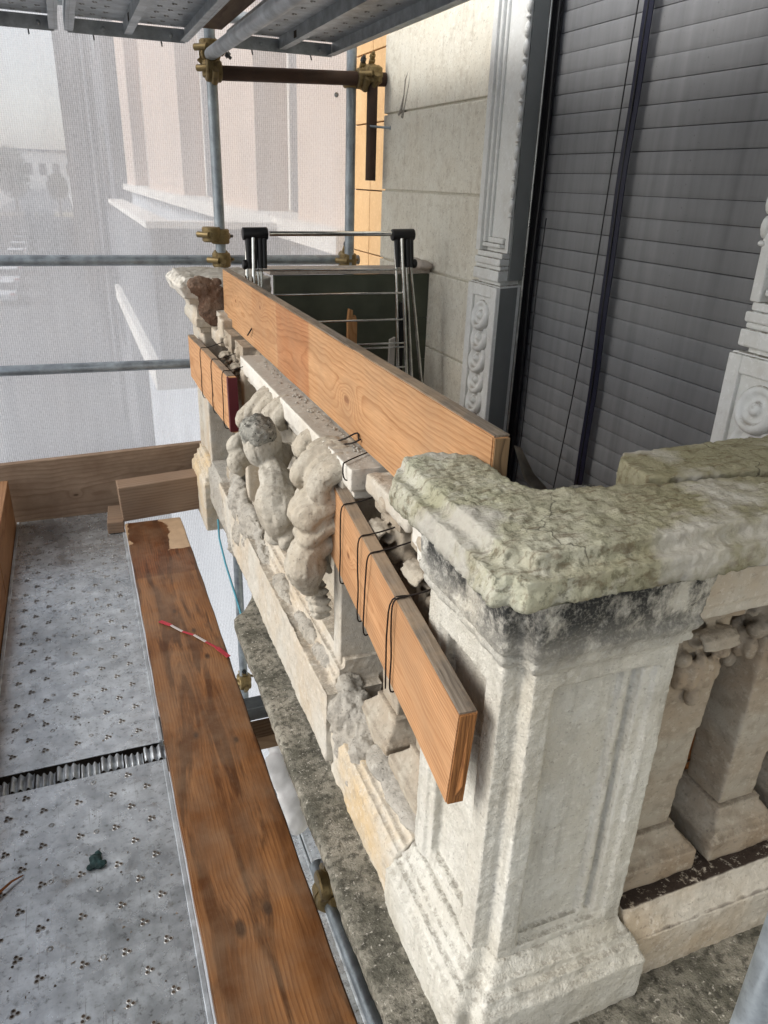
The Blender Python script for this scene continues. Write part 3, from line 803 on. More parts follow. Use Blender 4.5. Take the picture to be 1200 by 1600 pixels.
# mortar heaps
def heap(name, blobs, label, mat='mortar', vox=0.005, amp=((9, 0.02), (28, 0.018), (80, 0.007))):
    m = MB()
    for c_, r_ in blobs: m.ell((c_[0] + (0.012 if c_[0] < 0.52 else 0), c_[1], c_[2]), r_)
    sculpt(name, m, vox * 0.8, list(amp), M_[mat], None, 0, label=label, category='mortar')
rnd = random.Random(4)
heap('mortar_patch', [((0.50, 1.40, 0.375), (0.055, 0.07, 0.07)), ((0.475, 1.36, 0.32), (0.035, 0.05, 0.075)), ((0.50, 1.31, 0.36), (0.05, 0.06, 0.05)), ((0.52, 1.45, 0.42), (0.03, 0.04, 0.05)), ((0.475, 1.30, 0.29), (0.03, 0.05, 0.07)), ((0.53, 1.36, 0.40), (0.05, 0.05, 0.035))], 'crumbled grey mortar where the plinth under the carved panel broke off')
heap('mortar_patch', [((0.54, 1.12, 0.385), (0.055, 0.09, 0.022)), ((0.525, 1.21, 0.39), (0.045, 0.07, 0.022)), ((0.53, 1.05, 0.385), (0.04, 0.05, 0.018))], 'smeared grey mortar bed on the near plinth below the orange board', amp=((14, 0.006), (50, 0.003)))
heap('mortar_patch', [((0.485, 1.72, 0.445), (0.03, 0.13, 0.025)), ((0.48, 1.95, 0.44), (0.032, 0.12, 0.03)), ((0.485, 1.58, 0.45), (0.025, 0.08, 0.022))], 'dark crumbly mortar filling the chipped plinth edge under the carved panel', amp=((14, 0.012), (40, 0.012), (90, 0.004)))
heap('mortar_patch', [((0.475, 2.42, 0.46), (0.035, 0.16, 0.06)), ((0.48, 2.62, 0.45), (0.035, 0.14, 0.09)), ((0.475, 2.22, 0.44), (0.032, 0.12, 0.035)), ((0.47, 2.5, 0.36), (0.03, 0.2, 0.09)), ((0.49, 2.72, 0.5), (0.03, 0.08, 0.08)), ((0.468, 2.75, 0.30), (0.03, 0.16, 0.10))], 'rough grey mortar mass left of the carved panel near the far pedestal')

# carved relief panel
rp = thing('carved_panel', 'stone balustrade panel carved with a hanging garland of fruit and leaves', 'relief', (0.54, 2.0, 0.5))
m = MB().box(0.575, 0.625, 1.475, 2.58, 0.49, 1.0)
sculpt('back_slab', m, 0.008, [(10, 0.003)], M_['relief'], rp, 1)
m = MB().box(0.502, 0.62, 1.42, 2.585, 0.978, 1.03).box(0.515, 0.62, 1.43, 2.58, 0.955, 0.98)
def topchips(co, no):
    return -0.007 * np.clip(fbm(co, 24, 3, 2.0) * 2 - 0.1, 0, 1)
M_['topbar'] = stone('topbar_stone', (0.62, 0.60, 0.55), (0.54, 0.50, 0.43), (0.33, 0.305, 0.26), 0.35, 0.0015, up_dirt=0.75, thr=0.24, flake=0.1)
sculpt('top_bar', m, 0.005, [(8, 0.002), (60, 0.0015)], M_['topbar'], rp, 1, fn=topchips)
for (a, b) in ((1.476, 1.53), (2.53, 2.585)):
    m = MB().box(0.500, 0.62, a, b, 0.485, 0.985).box(0.512, 0.6, a - 0.0, b + 0.012 if a < 2 else b, 0.485, 0.985)
    sculpt('stile', m, 0.006, [(10, 0.0025), (70, 0.0012)], M_['stone'], rp, 1)
m = MB()
def sweep(pts, rad, fl=1.0):
    """fat tapering form along a bent path"""
    P = [Vector(p) for p in pts]
    Q, RR = [], []
    for a in range(len(P) - 1):
        p0, p1, p2, p3 = P[max(a - 1, 0)], P[a], P[a + 1], P[min(a + 2, len(P) - 1)]
        for k in range(5):
            t_ = k / 5
            Q.append(0.5 * ((2 * p1) + (-p0 + p2) * t_ + (2 * p0 - 5 * p1 + 4 * p2 - p3) * t_ ** 2 + (-p0 + 3 * p1 - 3 * p2 + p3) * t_ ** 3))
            RR.append(rad[a] + (rad[a + 1] - rad[a]) * t_)
    Q.append(P[-1]); RR.append(rad[-1])
    m.tube(Q, RR, 12)
    m.ell(Q[-1], (RR[-1],) * 3, n=10, m=7)
def droop(y, z, wd, h, out=0.14, lobes=3, lean=0.0):
    """leaf that springs from the slab, bends over and hangs, split into lobes"""
    for q in range(lobes):
        u = (q - (lobes - 1) / 2) / max(1, (lobes - 1) / 2) if lobes > 1 else 0
        r = wd / (lobes ** 0.75) * (1.0 - 0.12 * abs(u))
        oy = u * (wd - r * 0.75)
        o_ = out * (1 - 0.16 * abs(u))
        sweep([(0.58, y + oy * 0.5, z - 0.01), (0.575 - o_ * 0.55, y + oy * 0.8, z + 0.012), (0.575 - o_ * 0.98, y + oy + lean * 0.3, z - h * 0.35), (0.575 - o_ * 0.92, y + oy * 0.95 + lean * 0.7, z - h * 0.75), (0.575 - o_ * 0.70, y + oy * 0.7 + lean, z - h)],
              [r * 0.8, r * 1.0, r * 1.05, r * 0.85, r * 0.42])
# left strand: leaves, worn ball, small paired fruit, swelling bodies
droop(2.16, .985, .062, .07, .125, 3, 0.03); droop(2.28, .935, .050, .08, .14, 3, 0.02); droop(2.04, 1.0, .05, .06, .10, 3)
m.ell((.430, 1.93, .935), (.058, .060, .062), n=18, m=12)
sweep([(.50, 2.20, .86), (.44, 2.19, .86), (.405, 2.185, .842), (.40, 2.18, .825)], [.02, .03, .031, .02]); sweep([(.50, 2.19, .80), (.43, 2.18, .81), (.402, 2.172, .797), (.41, 2.165, .778)], [.02, .032, .034, .018])
sweep([(.50, 1.99, .885), (.455, 1.90, .872), (.450, 1.845, .85), (.440, 1.81, .79), (.45, 1.82, .73), (.47, 1.85, .665)], [.030, .044, .054, .060, .046, .022])
sweep([(.50, 1.86, .74), (.455, 1.905, .70), (.45, 1.90, .665), (.47, 1.865, .645)], [.03, .036, .032, .016]); sweep([(.50, 1.80, .74), (.458, 1.785, .70), (.462, 1.785, .668)], [.02, .024, .014])
droop(2.06, .845, .045, .13, .10, 3, 0.02); droop(1.98, .775, .045, .14, .11, 3, -0.03); droop(2.12, .735, .042, .12, .09, 2, 0.03); droop(1.72, .89, .05, .16, .09, 3, 0.01); droop(1.68, .735, .042, .12, .09, 3)
# right strand: four heavy leaves hanging one over the other, then the acorn
droop(1.745, 1.005, .036, .06, .10, 2); droop(1.60, .998, .058, .085, .13, 3, 0.02); droop(1.515, .998, .045, .06, .125, 2, -0.01)
droop(1.53, .930, .066, .085, .150, 2, 0.02); droop(1.63, .91, .04, .10, .10, 2, 0.02); droop(1.525, .862, .056, .080, .145, 2, 0.02); droop(1.60, .80, .042, .12, .10, 3, 0.02)
sweep([(.53, 1.53, .80), (.45, 1.53, .785), (.432, 1.525, .735), (.44, 1.53, .685)], [.03, .046, .056, .030])
for y0, y1, w0 in ((2.02, 1.84, 0.085), (1.60, 1.55, 0.07)):
    for k in range(9):
        t_ = k / 8
        m.ell((0.562, y0 + (y1 - y0) * t_, 0.965 - 0.34 * t_), (0.035, w0 - 0.02 * t_, 0.06))
# volute scroll at the foot
for k in range(26):
    t_ = k / 25
    a = t_ * 4.2 * math.pi
    rr = 0.048 * (1 - 0.8 * t_)
    m.ell((0.47, 1.55 + rr * math.cos(a), 0.625 + rr * math.sin(a)), (0.026, 0.010, 0.010), n=8, m=6)
q_ = np.array([tuple(p) for p in m.v])
warp = np.stack([fbm(q_, 7, 2, 1.0) * 0.03, fbm(q_, 8, 2, 40.0) * 0.05, fbm(q_, 8, 2, 80.0) * 0.05], 1)
m.v = [tuple(p) for p in (q_ + warp)]
def carve(co, no):
    pits = np.clip(fbm(co, 120, 2, 33.0) * 2 - 0.5, 0, 1) * -0.016
    creases = -0.004 * np.clip(1 - np.abs(fbm(co, 9, 2, 14.0)) * 22, 0, 1) - 0.001 * np.clip(1 - np.abs(fbm(co, 26, 2, 64.0)) * 16, 0, 1)
    db = np.sqrt((co[:, 1] - 1.95) ** 2 + (co[:, 2] - 0.965) ** 2 + (co[:, 0] - 0.40) ** 2)
    worn = np.clip((0.062 - db) / 0.02, 0, 1) * (fbm(co, 55, 3, 5.0) * 0.022 - 0.004)
    return pits + creases + worn
sculpt('garland', m, 0.0036, [(16, 0.003), (60, 0.0016), (150, 0.0008)], M_['relief'], rp, 0, fn=carve)
m = MB().ell((0.413, 1.925, 0.968), (0.048, 0.052, 0.046))
def crust(co, no): return fbm(co, 60, 3, 5.0) * 0.016 + 0.002
M_['crust'] = stone('lichen_crust', (0.33, 0.32, 0.28), (0.13, 0.125, 0.11), (0.02, 0.02, 0.018), 0.95, 0.005, speck=1.0, flake=0.9, up_dirt=0.7)
sculpt('lichen_crust', m, 0.0035, [(30, 0.002)], M_['crust'], rp, 1, fn=crust)

# far pedestal
fp = thing('end_pedestal', 'pale stone pedestal at the far end with a snapped-off handrail stump', 'pedestal', (0.6, 3.48, 0.05))
m = MB().box(0.505, 0.80, 3.345, 3.64, 0.36, 0.98).box(0.493, 0.80, 3.335, 3.365, 0.36, 0.98).box(0.493, 0.80, 3.60, 3.65, 0.36, 0.98).box(0.493, 0.80, 3.335, 3.65, 0.90, 0.98).box(0.50, 0.53, 3.37, 3.378, 0.38, 0.95)
sculpt('shaft', m, 0.006, [(10, 0.002), (80, 0.001)], M_['stone'], fp, 1)
m = MB().box(0.445, 0.82, 3.30, 3.68, 0.04, 0.28).box(0.455, 0.82, 3.31, 3.67, 0.275, 0.31).box(0.470, 0.81, 3.322, 3.66, 0.30, 0.34).box(0.485, 0.80, 3.33, 3.65, 0.335, 0.37)
sculpt('base', m, 0.006, [(8, 0.003), (60, 0.0018)], M_['plin'], fp, 1)
m = MB().box(0.480, 0.80, 3.325, 3.66, 0.975, 1.0).box(0.462, 0.80, 3.315, 3.67, 1.0, 1.035).box(0.47, 0.80, 3.32, 3.67, 1.03, 1.10).box(0.44, 0.80, 3.315, 3.67, 1.095, 1.125)
sculpt('cornice', m, 0.005, [(10, 0.002), (60, 0.0018)], M_['stone'], fp, 1)
m = MB().prism([(0.425, 3.31), (0.61, 3.32), (0.80, 3.33), (0.80, 3.70), (0.41, 3.70)], 1.12, 1.17, [(0.40, 3.30), (0.61, 3.31), (0.80, 3.33), (0.80, 3.70), (0.39, 3.72)]).prism([(0.40, 3.30), (0.61, 3.31), (0.80, 3.33), (0.80, 3.70), (0.39, 3.72)], 1.168, 1.205, [(0.43, 3.33), (0.61, 3.33), (0.80, 3.33), (0.80, 3.70), (0.43, 3.70)])
sculpt('handrail_stump', m, 0.0055, [(6, 0.008), (25, 0.006), (80, 0.003)], M_['topbar'], fp, 1, fn=lambda co, no: -0.018 * np.clip(fbm(co, 16, 3, 2.0) * 2, 0, 1))
m = MB().ell((0.545, 3.325, 1.10), (0.075, 0.035, 0.10)).ell((0.50, 3.32, 1.16), (0.07, 0.03, 0.045))
M_['brk'] = stone('broken_core', (0.23, 0.17, 0.125), (0.16, 0.085, 0.055), (0.06, 0.05, 0.045), 0.7, 0.006, speck=0.6)
sculpt('broken_face', m, 0.005, [(9, 0.012), (35, 0.008), (90, 0.004)], M_['brk'], fp, 1, label='brown broken core of the handrail')
m = MB().box(0.535, 0.64, 3.10, 3.20, 0.99, 1.065).box(0.525, 0.64, 3.12, 3.32, 0.95, 1.0).box(0.545, 0.64, 3.20, 3.32, 1.05, 1.075)
sculpt('loose_stone', m, 0.006, [(14, 0.006), (60, 0.003)], M_['stone'], None, 1, label='small chipped stone block on the baluster tops before the far pedestal', category='stone')

m = MB().box(0.53, 0.635, 1.01, 1.145, 0.985, 1.075).box(0.535, 0.63, 1.00, 1.13, 0.95, 0.99)
sculpt('loose_stone', m, 0.005, [(14, 0.005), (60, 0.0025)], M_['topbar'], None, 2, label='chipped stone block under the left end of the corner handrail', category='stone')
m = MB().box(0.53, 0.635, 1.17, 1.40, 0.985, 1.03)
sculpt('loose_stone', m, 0.006, [(14, 0.005), (60, 0.0025)], M_['stone'], None, 2, label='flat stone bridging the baluster tops beside the carved panel', category='stone')

# ================================================================== BOARDS
W_OR = (0.58, 0.335, 0.165); W_ORD = (0.36, 0.165, 0.065)
def board(name, p0, p1, h, t, mat, label, category='board', group=None, tilt=0.0, seed=0, end_mat=None):
    """board on edge: p0 -> p1 is the lower street-side edge; local Y length, X thickness, Z width"""
    p0, p1 = Vector(p0), Vector(p1)
    L_ = (p1 - p0).length
    bm = bmesh.new()
    bmesh.ops.create_cube(bm, size=1)
    for v_ in bm.verts: v_.co = Vector(((v_.co.x + .5) * t, (v_.co.y + .5) * L_, (v_.co.z + .5) * h))
    bmesh.ops.bisect_plane
    bmesh.ops.subdivide_edges(bm, edges=[e for e in bm.edges if abs((e.verts[0].co - e.verts[1].co).y) > L_ * .5], cuts=24)
    bmesh.ops.bevel(bm, geom=[e for e in bm.edges if len(e.link_faces) == 2 and e.calc_face_angle(0) > 0.8], offset=0.0025, segments=2, affect='EDGES')
    co = np.array([v_.co[:] for v_ in bm.verts])
    dd = fbm(co + seed, 3.0, 2) * 0.006
    d2 = fbm(co + seed, 60, 2) * 0.0022
    for v_, a, b in zip(bm.verts, dd, d2):
        v_.co.x += a; v_.co.z += b
    me = bpy.data.meshes.new(name); bm.to_mesh(me); bm.free()
    o = put(name, me, mat, smooth='auto', label=label, category=category)
    d = (p1 - p0).normalized()
    x = Vector((1, 0, 0)); x = (x - d * x.dot(d)).normalized()
    z = x.cross(d)
    mt = Matrix((x, d, z)).transposed()
    o.matrix_world = Matrix.Translation(p0) @ (mt.to_4x4() @ Matrix.Rotation(tilt, 4, 'Y'))
    if group: o['group'] = group
    return o

mA = wood('pine_long', W_OR, W_ORD, 'YXZ', 105, (0.045, 0.10), 0.028, knots=((0.70, 0.085, 0.035), (1.62, 0.16, 0.022), (2.05, 0.12, 0.02)), stains=((1.02, 1.40, (0.78, 0.60, 0.52), 0.8), (1.40, 1.75, (0.9, 0.82, 0.76), 0.6)), knotcol=(0.17, 0.055, 0.018), var=0.35, weather=(0.33, 0.22, 0.13), weather_amt=0.3, fibre=0.5, streak=0.12)
# the grey dirt on the upper edge is a thin weathered skin of its own
lp = board('long_plank', (0.572, 0.955, 1.033), (0.578, 3.27, 1.033), 0.212, 0.029, mA, 'long wide orange pine plank standing on edge along the carved panel', seed=1)
mE = wood('pine_weathered_edge', (0.26, 0.22, 0.175), (0.14, 0.11, 0.085), 'YZX', 160, (0.02, 0.2), 0.02, rough=0.9, streak=0.7, weather=(0.38, 0.27, 0.17), weather_amt=0.6, fibre=0.8)
put('weathered_edge', MB().box(0.0012, 0.0278, 0.002, 2.312, 0.2105, 0.2138), mE, lp, local=True)
mEnd = wood('pine_end_grain', (0.26, 0.17, 0.09), (0.08, 0.05, 0.03), 'ZYX', 130, (0.06, -0.02), 0.01, rough=0.95)
put('sawn_end', MB().box(0.002, 0.027, -0.0022, 0.001, 0.003, 0.209), mEnd, lp, local=True)
mB = wood('pine_near', (0.56, 0.315, 0.155), (0.36, 0.16, 0.065), 'YXZ', 150, (0.035, 0.07), 0.020, knots=((0.60, 0.09, 0.018),), knotcol=(0.14, 0.05, 0.02), var=0.4, weather=(0.33, 0.22, 0.13), weather_amt=0.3, fibre=0.55, streak=0.15)
nb = board('wired_board', (0.440, 0.775, 0.712), (0.492, 1.56, 0.782), 0.188, 0.030, mB, 'short orange board wired over the balusters next to the corner pedestal', group='boards wired to the balustrade', seed=5)
put('weathered_edge', MB().box(0.0015, 0.0285, 0.002, 0.786, 0.1865, 0.1898), mE, nb, local=True)
mEnd2 = wood('split_end_grain', (0.34, 0.15, 0.05), (0.12, 0.045, 0.015), 'ZYX', 240, (0.02, -0.01), 0.012, rough=0.95, fibre=0.8)
put('sawn_end', MB().box(0.002, 0.028, -0.0022, 0.001, 0.003, 0.186), mEnd2, nb, local=True)
put('splinter', MB().add([(0.012, -0.003, 0.02), (0.017, -0.003, 0.17), (0.021, -0.004, 0.02), (0.017, -0.012, 0.05)], [(0, 1, 3), (1, 2, 3), (0, 3, 2), (0, 2, 1)]), mEnd2, nb, local=True)
mC = wood('pine_far', (0.55, 0.31, 0.155), (0.36, 0.17, 0.07), 'YXZ', 80, (0.05, 0.08), 0.03, knots=((0.35, 0.06, 0.03),), var=0.25)
fb = board('wired_board', (0.437, 2.46, 0.795), (0.447, 3.49, 0.745), 0.190, 0.028, mC, 'short orange board wired up beside the far pedestal, dark red at its end', group='boards wired to the balustrade', seed=9)
put('painted_end', MB().box(-0.0022, 0.0295, -0.003, 0.022, 0.004, 0.1885), M_['darkred'], fb, local=True, label='dark red painted end of the board')
put('weathered_edge', MB().box(0.0015, 0.0265, 0.024, 1.028, 0.1885, 0.1918), mE, fb, local=True)

# tie wires
def wire(pts, label, r=0.0017):
    # smooth the polyline
    P = [Vector(p) for p in pts]
    Q = []
    for i in range(len(P) - 1):
        a, b, c_, d = P[max(i - 1, 0)], P[i], P[i + 1], P[min(i + 2, len(P) - 1)]
        for k in range(4):
            t_ = k / 4
            Q.append(0.5 * ((2 * b) + (-a + c_) * t_ + (2 * a - 5 * b + 4 * c_ - d) * t_ ** 2 + (-a + 3 * b - 3 * c_ + d) * t_ ** 3))
    Q.append(P[-1])
    put('tie_wire', MB().tube(Q, r, 6), M_['wire'], smooth=True, label=label, category='wire', group='black tie wires')
def bx_near(y):  # board front face x, bottom z at y
    t_ = (y - 0.775) / 0.785
    return 0.440 + 0.052 * t_, 0.712 + 0.07 * t_
for y, dy, lab in ((1.40, 0.01, 'black tie wire around the far end of the near orange board'), (1.265, 0.0, 'black tie wire around the middle of the near orange board, farther of the pair'), (1.20, 0.02, 'black tie wire around the middle of the near orange board, nearer of the pair'), (1.045, 0.0, 'black doubled tie wire nearest the cut end of the near orange board')):
    x, z = bx_near(y)
    xb, zb = bx_near(y + dy)
    wire([(0.60, y - 0.02, z + 0.225), (x + 0.05, y - 0.005, z + 0.200), (x + 0.02, y, z + 0.1935), (x - 0.004, y, z + 0.187), (x - 0.005, y + dy * 0.3 + 0.004, z + 0.13), (xb - 0.004, y + dy, z + 0.07), (xb - 0.004, y + dy, z + 0.0), (xb + 0.012, y + dy, z - 0.006), (xb + 0.06, y + dy, z + 0.01)], lab)
wire([(0.60, 1.04, 0.95), (0.50, 1.05, 0.928), (0.456, 1.055, 0.922), (0.449, 1.058, 0.86), (0.451, 1.062, 0.79), (0.447, 1.05, 0.735)], 'second strand of black wire twisted near the cut end of the near board')
for y, lab in ((3.08, 'black tie wire on the far board, nearest the far pedestal'), (2.80, 'black tie wire around the middle of the far board'), (2.56, 'black tie wire on the far board, nearest its dark red end')):
    t_ = (y - 2.46) / 1.03; x = 0.437 + 0.01 * t_; z = 0.795 - 0.05 * t_
    wire([(0.58, y - 0.02, z + 0.235), (x + 0.04, y, z + 0.200), (x + 0.02, y, z + 0.196), (x - 0.004, y, z + 0.189), (x - 0.005, y + 0.006, z + 0.1), (x - 0.004, y + 0.01, z - 0.002), (x + 0.02, y + 0.01, z - 0.012), (x + 0.08, y, z)], lab)
wire([(0.535, 1.44, 1.0), (0.498, 1.44, 1.0), (0.496, 1.45, 1.03), (0.51, 1.46, 1.036), (0.57, 1.50, 1.036)], 'black wire looped over the near end of the carved panel top')
wire([(0.53, 1.60, 1.034), (0.548, 1.585, 1.045), (0.569, 1.565, 1.062), (0.566, 1.545, 1.050)], 'bent black wire ends poking out under the long plank', 0.0022)
wire([(0.540, 1.575, 1.034), (0.555, 1.56, 1.04), (0.569, 1.54, 1.055)], 'short black wire stub beside the bent wire ends at the long plank', 0.0022)
wire([(0.571, 2.70, 1.10), (0.566, 2.72, 1.082), (0.564, 2.74, 1.07)], 'short black nail sticking out of the long plank at its far third', 0.003)

# blue cable hanging below the plinth
put('blue_cable', MB().tube([(0.452, 2.98, 0.24), (0.440, 2.90, 0.19), (0.434, 2.74, 0.15), (0.436, 2.55, 0.10), (0.44, 2.42, 0.045), (0.45, 2.36, -0.02)], 0.004, 8), M_['cable'], smooth=True, label='thin blue cable sagging along the foot of the plinth', category='cable')
put('dry_leaf', MB().add([(0.672, 1.055, 1.19), (0.684, 1.05, 1.186), (0.716, 1.05, 1.135), (0.70, 1.055, 1.125), (0.765, 1.05, 1.085), (0.75, 1.055, 1.075), (0.69, 1.062, 1.165), (0.71, 1.065, 1.128), (0.757, 1.06, 1.078)], [(0, 1, 6), (1, 2, 7, 6), (0, 6, 7, 3), (2, 4, 8, 7), (3, 7, 8, 5)]), M_['leaf'], smooth=True, label='curled dry leaf blade poking up behind the handrail corner', category='leaf')

# ================================================================== GREEN SCREEN, RACK
gp = thing('green_screen', 'dark green board screen across the far end of the balcony', 'screen', (1.15, 3.2, 0.25))
for k in range(5):
    put('screen_board', MB().box(0.78, 1.497, 3.20, 3.222, 0.26 + k * 0.193, 0.26 + k * 0.193 + 0.191), M_['green'], gp, bevel=0.002)
put('coping', MB().box(0.76, 1.499, 3.196, 3.32, 1.226, 1.25), M_['pinkcop'], gp, bevel=0.004)
heap('mortar_patch', [((1.46, 3.20, 1.26), (0.05, 0.06, 0.02)), ((1.44, 3.26, 1.265), (0.06, 0.05, 0.022))], 'lump of pale mortar on the green screen where it meets the wall', 'pinkcop', amp=((20, 0.008), (60, 0.004)))

dr = thing('drying_rack', 'folded chrome laundry rack with black joints leaning before the green screen', 'drying rack', (1.0, 3.0, 0.26))
def rk(x, z, dy=0.0):   # rack plane leans back
    return Vector((x, 2.98 + (z - 0.8) * 0.12 + dy, z))
m = MB().tube([rk(0.73, 1.398), rk(1.27, 1.402)], 0.0095, 12)
put('top_bar', m, M_['chrome'], dr, smooth='auto')
for (xt, xb_) in ((0.662, 0.60), (1.285, 1.36)):
    sgn = 1 if xt > 1 else -1
    for j, (dx, dy) in enumerate(((-0.022, 0.0), (0.0, -0.012), (0.02, 0.004), (0.040, 0.018))):
        x0 = xt + dx; x1 = x0 + (xb_ - xt) * (0.3 + 0.32 * j if sgn > 0 else 1.0 - 0.15 * j)
        put('rack_leg', MB().tube([rk(x0, 1.385, dy), rk(x1 + 0.04 * (j == 3) * sgn, 0.27, dy * 1.6 + 0.02)], 0.0075, 10), M_['chrome'], dr, smooth='auto')
    put('joint_cap', MB().tube([rk(xt - 0.038, 1.397), rk(xt + 0.060, 1.399)], 0.0235, 16), M_['blackp'], dr, smooth='auto', bevel=0.003)
    for dx in (-0.018, 0.006, 0.028, 0.044):
        put('leg_sleeve', MB().tube([rk(xt + dx, 1.39, -0.004), rk(xt + dx + (xb_ - xt) * 0.05, 1.27, -0.004)], [0.0125, 0.0105], 10), M_['blackp'], dr, smooth='auto')
    put('lock_knob', MB().lathe([(0.016, -0.008), (0.019, -0.004), (0.019, 0.004), (0.015, 0.009)], 14, tuple(rk(xt + (0.062 if sgn > 0 else -0.036), 1.285)), 'X'), M_['blackp'], dr, smooth='auto')
for z in (1.262, 1.168, 1.060, 0.962, 0.945, 0.86, 0.83, 0.74, 0.65):
    t_ = (1.385 - z) / 1.1
    put('rung', MB().tube([rk(0.665 - 0.04 * t_, z + 0.002, -0.006), rk(1.285 + 0.05 * t_, z, -0.006)], 0.0042, 8), M_['chrome'], dr, smooth='auto')
put('rubber_strap', MB().box(1.282, 1.302, 3.012, 3.03, 0.5, 1.13), M_['blackp'], dr)
mOff = wood('offcut_wood', (0.55, 0.30, 0.13), (0.36, 0.16, 0.06), 'ZYX', 120, var=0.2)
put('wooden_offcut', MB().add([(1.085, 3.12, 0.26), (1.125, 3.12, 0.26), (1.125, 3.12, 1.04), (1.118, 3.12, 1.062), (1.104, 3.12, 1.055), (1.105, 3.12, 1.085), (1.09, 3.12, 1.09), (1.085, 3.12, 1.05)] + [(x, 3.145, z) for x, z in ((1.085, .26), (1.125, .26), (1.125, 1.04), (1.118, 1.062), (1.104, 1.055), (1.105, 1.085), (1.09, 1.09), (1.085, 1.05))], [tuple(range(8)), tuple(range(15, 7, -1))] + [(i, (i + 1) % 8, 8 + (i + 1) % 8, 8 + i) for i in range(8)]), mOff, label='orange wooden offcut with a broken tip standing behind the rack', category='wood scrap')
put('white_strip', MB().add([(1.262, 3.10, 0.26), (1.30, 3.10, 0.26), (1.30, 3.10, 0.965), (1.275, 3.10, 0.955), (1.262, 3.115, 0.26), (1.30, 3.115, 0.26), (1.30, 3.115, 0.965), (1.275, 3.115, 0.955)], [(0, 1, 2, 3), (7, 6, 5, 4), (0, 4, 5, 1), (1, 5, 6, 2), (2, 6, 7, 3), (3, 7, 4, 0)]), M_['white_wood'], label='pale upright strip behind the right legs of the rack', category='wood scrap')

# ================================================================== SCAFFOLD
def pole(name, a, b, r, mat, label, group=None):
    a, b = Vector(a), Vector(b)
    d = (b - a).normalized()
    m = MB().tube([a, b], r, 20, cap=False)
    m2 = MB().tube([b - d * 0.0, a], r * 0.86, 20, cap=False)
    n0 = len(m.v); m.add(m2.v, m2.f)
    for k in range(20):
        pass
    o = put(name, m.mesh(name), mat, smooth='auto', label=label, category='tube')
    if group: o['group'] = group
    return o
TUBE = 0.0245
pole('scaffold_upright', (0.683, 3.87, -6.8), (0.683, 3.87, 2.6), TUBE, M_['galv'], 'grey upright scaffold tube rising behind the far pedestal', 'scaffold uprights')
pole('scaffold_upright', (1.345, 3.87, -6.8), (1.345, 3.87, 2.6), TUBE, M_['galv'], 'grey upright scaffold tube nearest the house wall', 'scaffold uprights')
pole('guard_rail', (-1.2, 3.885, 1.222), (1.42, 3.935, 1.213), TUBE, M_['galv'], 'upper horizontal guard rail tube across the scaffold end', 'guard rails')
pole('guard_rail', (-1.2, 3.885, 0.735), (0.95, 3.885, 0.712), TUBE, M_['galv'], 'lower horizontal guard rail tube across the scaffold end', 'guard rails')
pole('cross_tube', (0.66, 3.815, 2.012), (1.505, 3.815, 2.043), 0.030, M_['rust'], 'dark rusty horizontal tube reaching towards the cream wall')
pole('hanging_tube', (1.425, 3.795, 2.09), (1.425, 3.795, 1.60), 0.0255, M_['rust'], 'short dark rusty tube hanging below the coupler by the wall')
pole('ledger_tube', (0.675, 3.93, 2.085), (0.685, -1.0, 2.055), 0.027, M_['galv_up'], 'galvanised ledger tube running overhead towards the camera')
bo = thing('eye_bolt', 'thin grey bolt sticking into the wall behind the dark hanging tube', 'bolt', (1.5, 3.76, 1.84))
put('rod', MB().tube([(1.405, 3.765, 1.838), (1.53, 3.72, 1.832)], 0.0055, 8), M_['galv'], bo, smooth='auto')
put('nut', MB().tube([(1.495, 3.733, 1.834), (1.50, 3.731, 1.834)], 0.010, 6), M_['galv'], bo)

def coupler(loc, ax1, ax2, off, label):
    """two clamped sleeves at right angles with eye bolts; ax1/ax2 are 'X','Y','Z'"""
    t = thing('coupler', label, 'coupler', loc, group='yellow zinc scaffold couplers')
    A = {'X': Vector((1, 0, 0)), 'Y': Vector((0, 1, 0)), 'Z': Vector((0, 0, 1))}
    t.scale = (1.3, 1.3, 1.3)
    off = Vector(off) / 1.3
    for ax, c_ in ((ax1, Vector((0, 0, 0))), (ax2, Vector(off))):
        d = A[ax]
        n = d.orthogonal().normalized()
        b = d.cross(n)
        mm = MB()
        mm.tube([c_ - d * 0.026, c_ - d * 0.022, c_ + d * 0.022, c_ + d * 0.026], [0.030, 0.034, 0.034, 0.030], 18)
        mm.tube([c_ - d * 0.006, c_ + d * 0.006], [0.0365, 0.0365], 18)
        put('sleeve', mm, M_['zinc'], t, smooth='auto', local=True)
        mm = MB()
        for s_ in (1, -1):
            q = c_ + n * 0.036 * s_ + b * 0.008
            mm.tube([q - b * 0.024, q + b * 0.026], 0.011, 10)
        put('lug', mm, M_['zinc'], t, smooth='auto', local=True)
        q = c_ + n * 0.044 + b * 0.01
        mm = MB().tube([q - b * 0.035, q + b * 0.048], 0.0055, 8)
        mm.tube([q + b * 0.026, q + b * 0.038], 0.011, 6)
        put('bolt', mm, M_['steeldark'] if ax == ax2 else M_['zinc'], t, smooth='auto', local=True)
    return t
coupler((0.683, 3.87, 1.222), 'Z', 'X', (0.0, 0.012, 0.0), 'lower yellow coupler on the upright behind the far pedestal, at the guard rail')
coupler((0.683, 3.87, 1.33), 'Z', 'Z', (-0.045, -0.02, 0.01), 'yellow swivel coupler just above the guard rail on the upright behind the far pedestal')
coupler((0.683, 3.85, 2.03), 'Z', 'X', (0.0, -0.03, -0.01), 'yellow coupler joining the dark cross tube to the upright')
coupler((0.678, 3.86, 2.11), 'Z', 'Y', (-0.0, 0.0, -0.02), 'yellow coupler under the overhead deck at the end of the ledger tube')
coupler((1.345, 3.86, 2.035), 'Z', 'X', (0.04, -0.045, 0.003), 'yellow coupler on the dark cross tube at the wall-side upright')
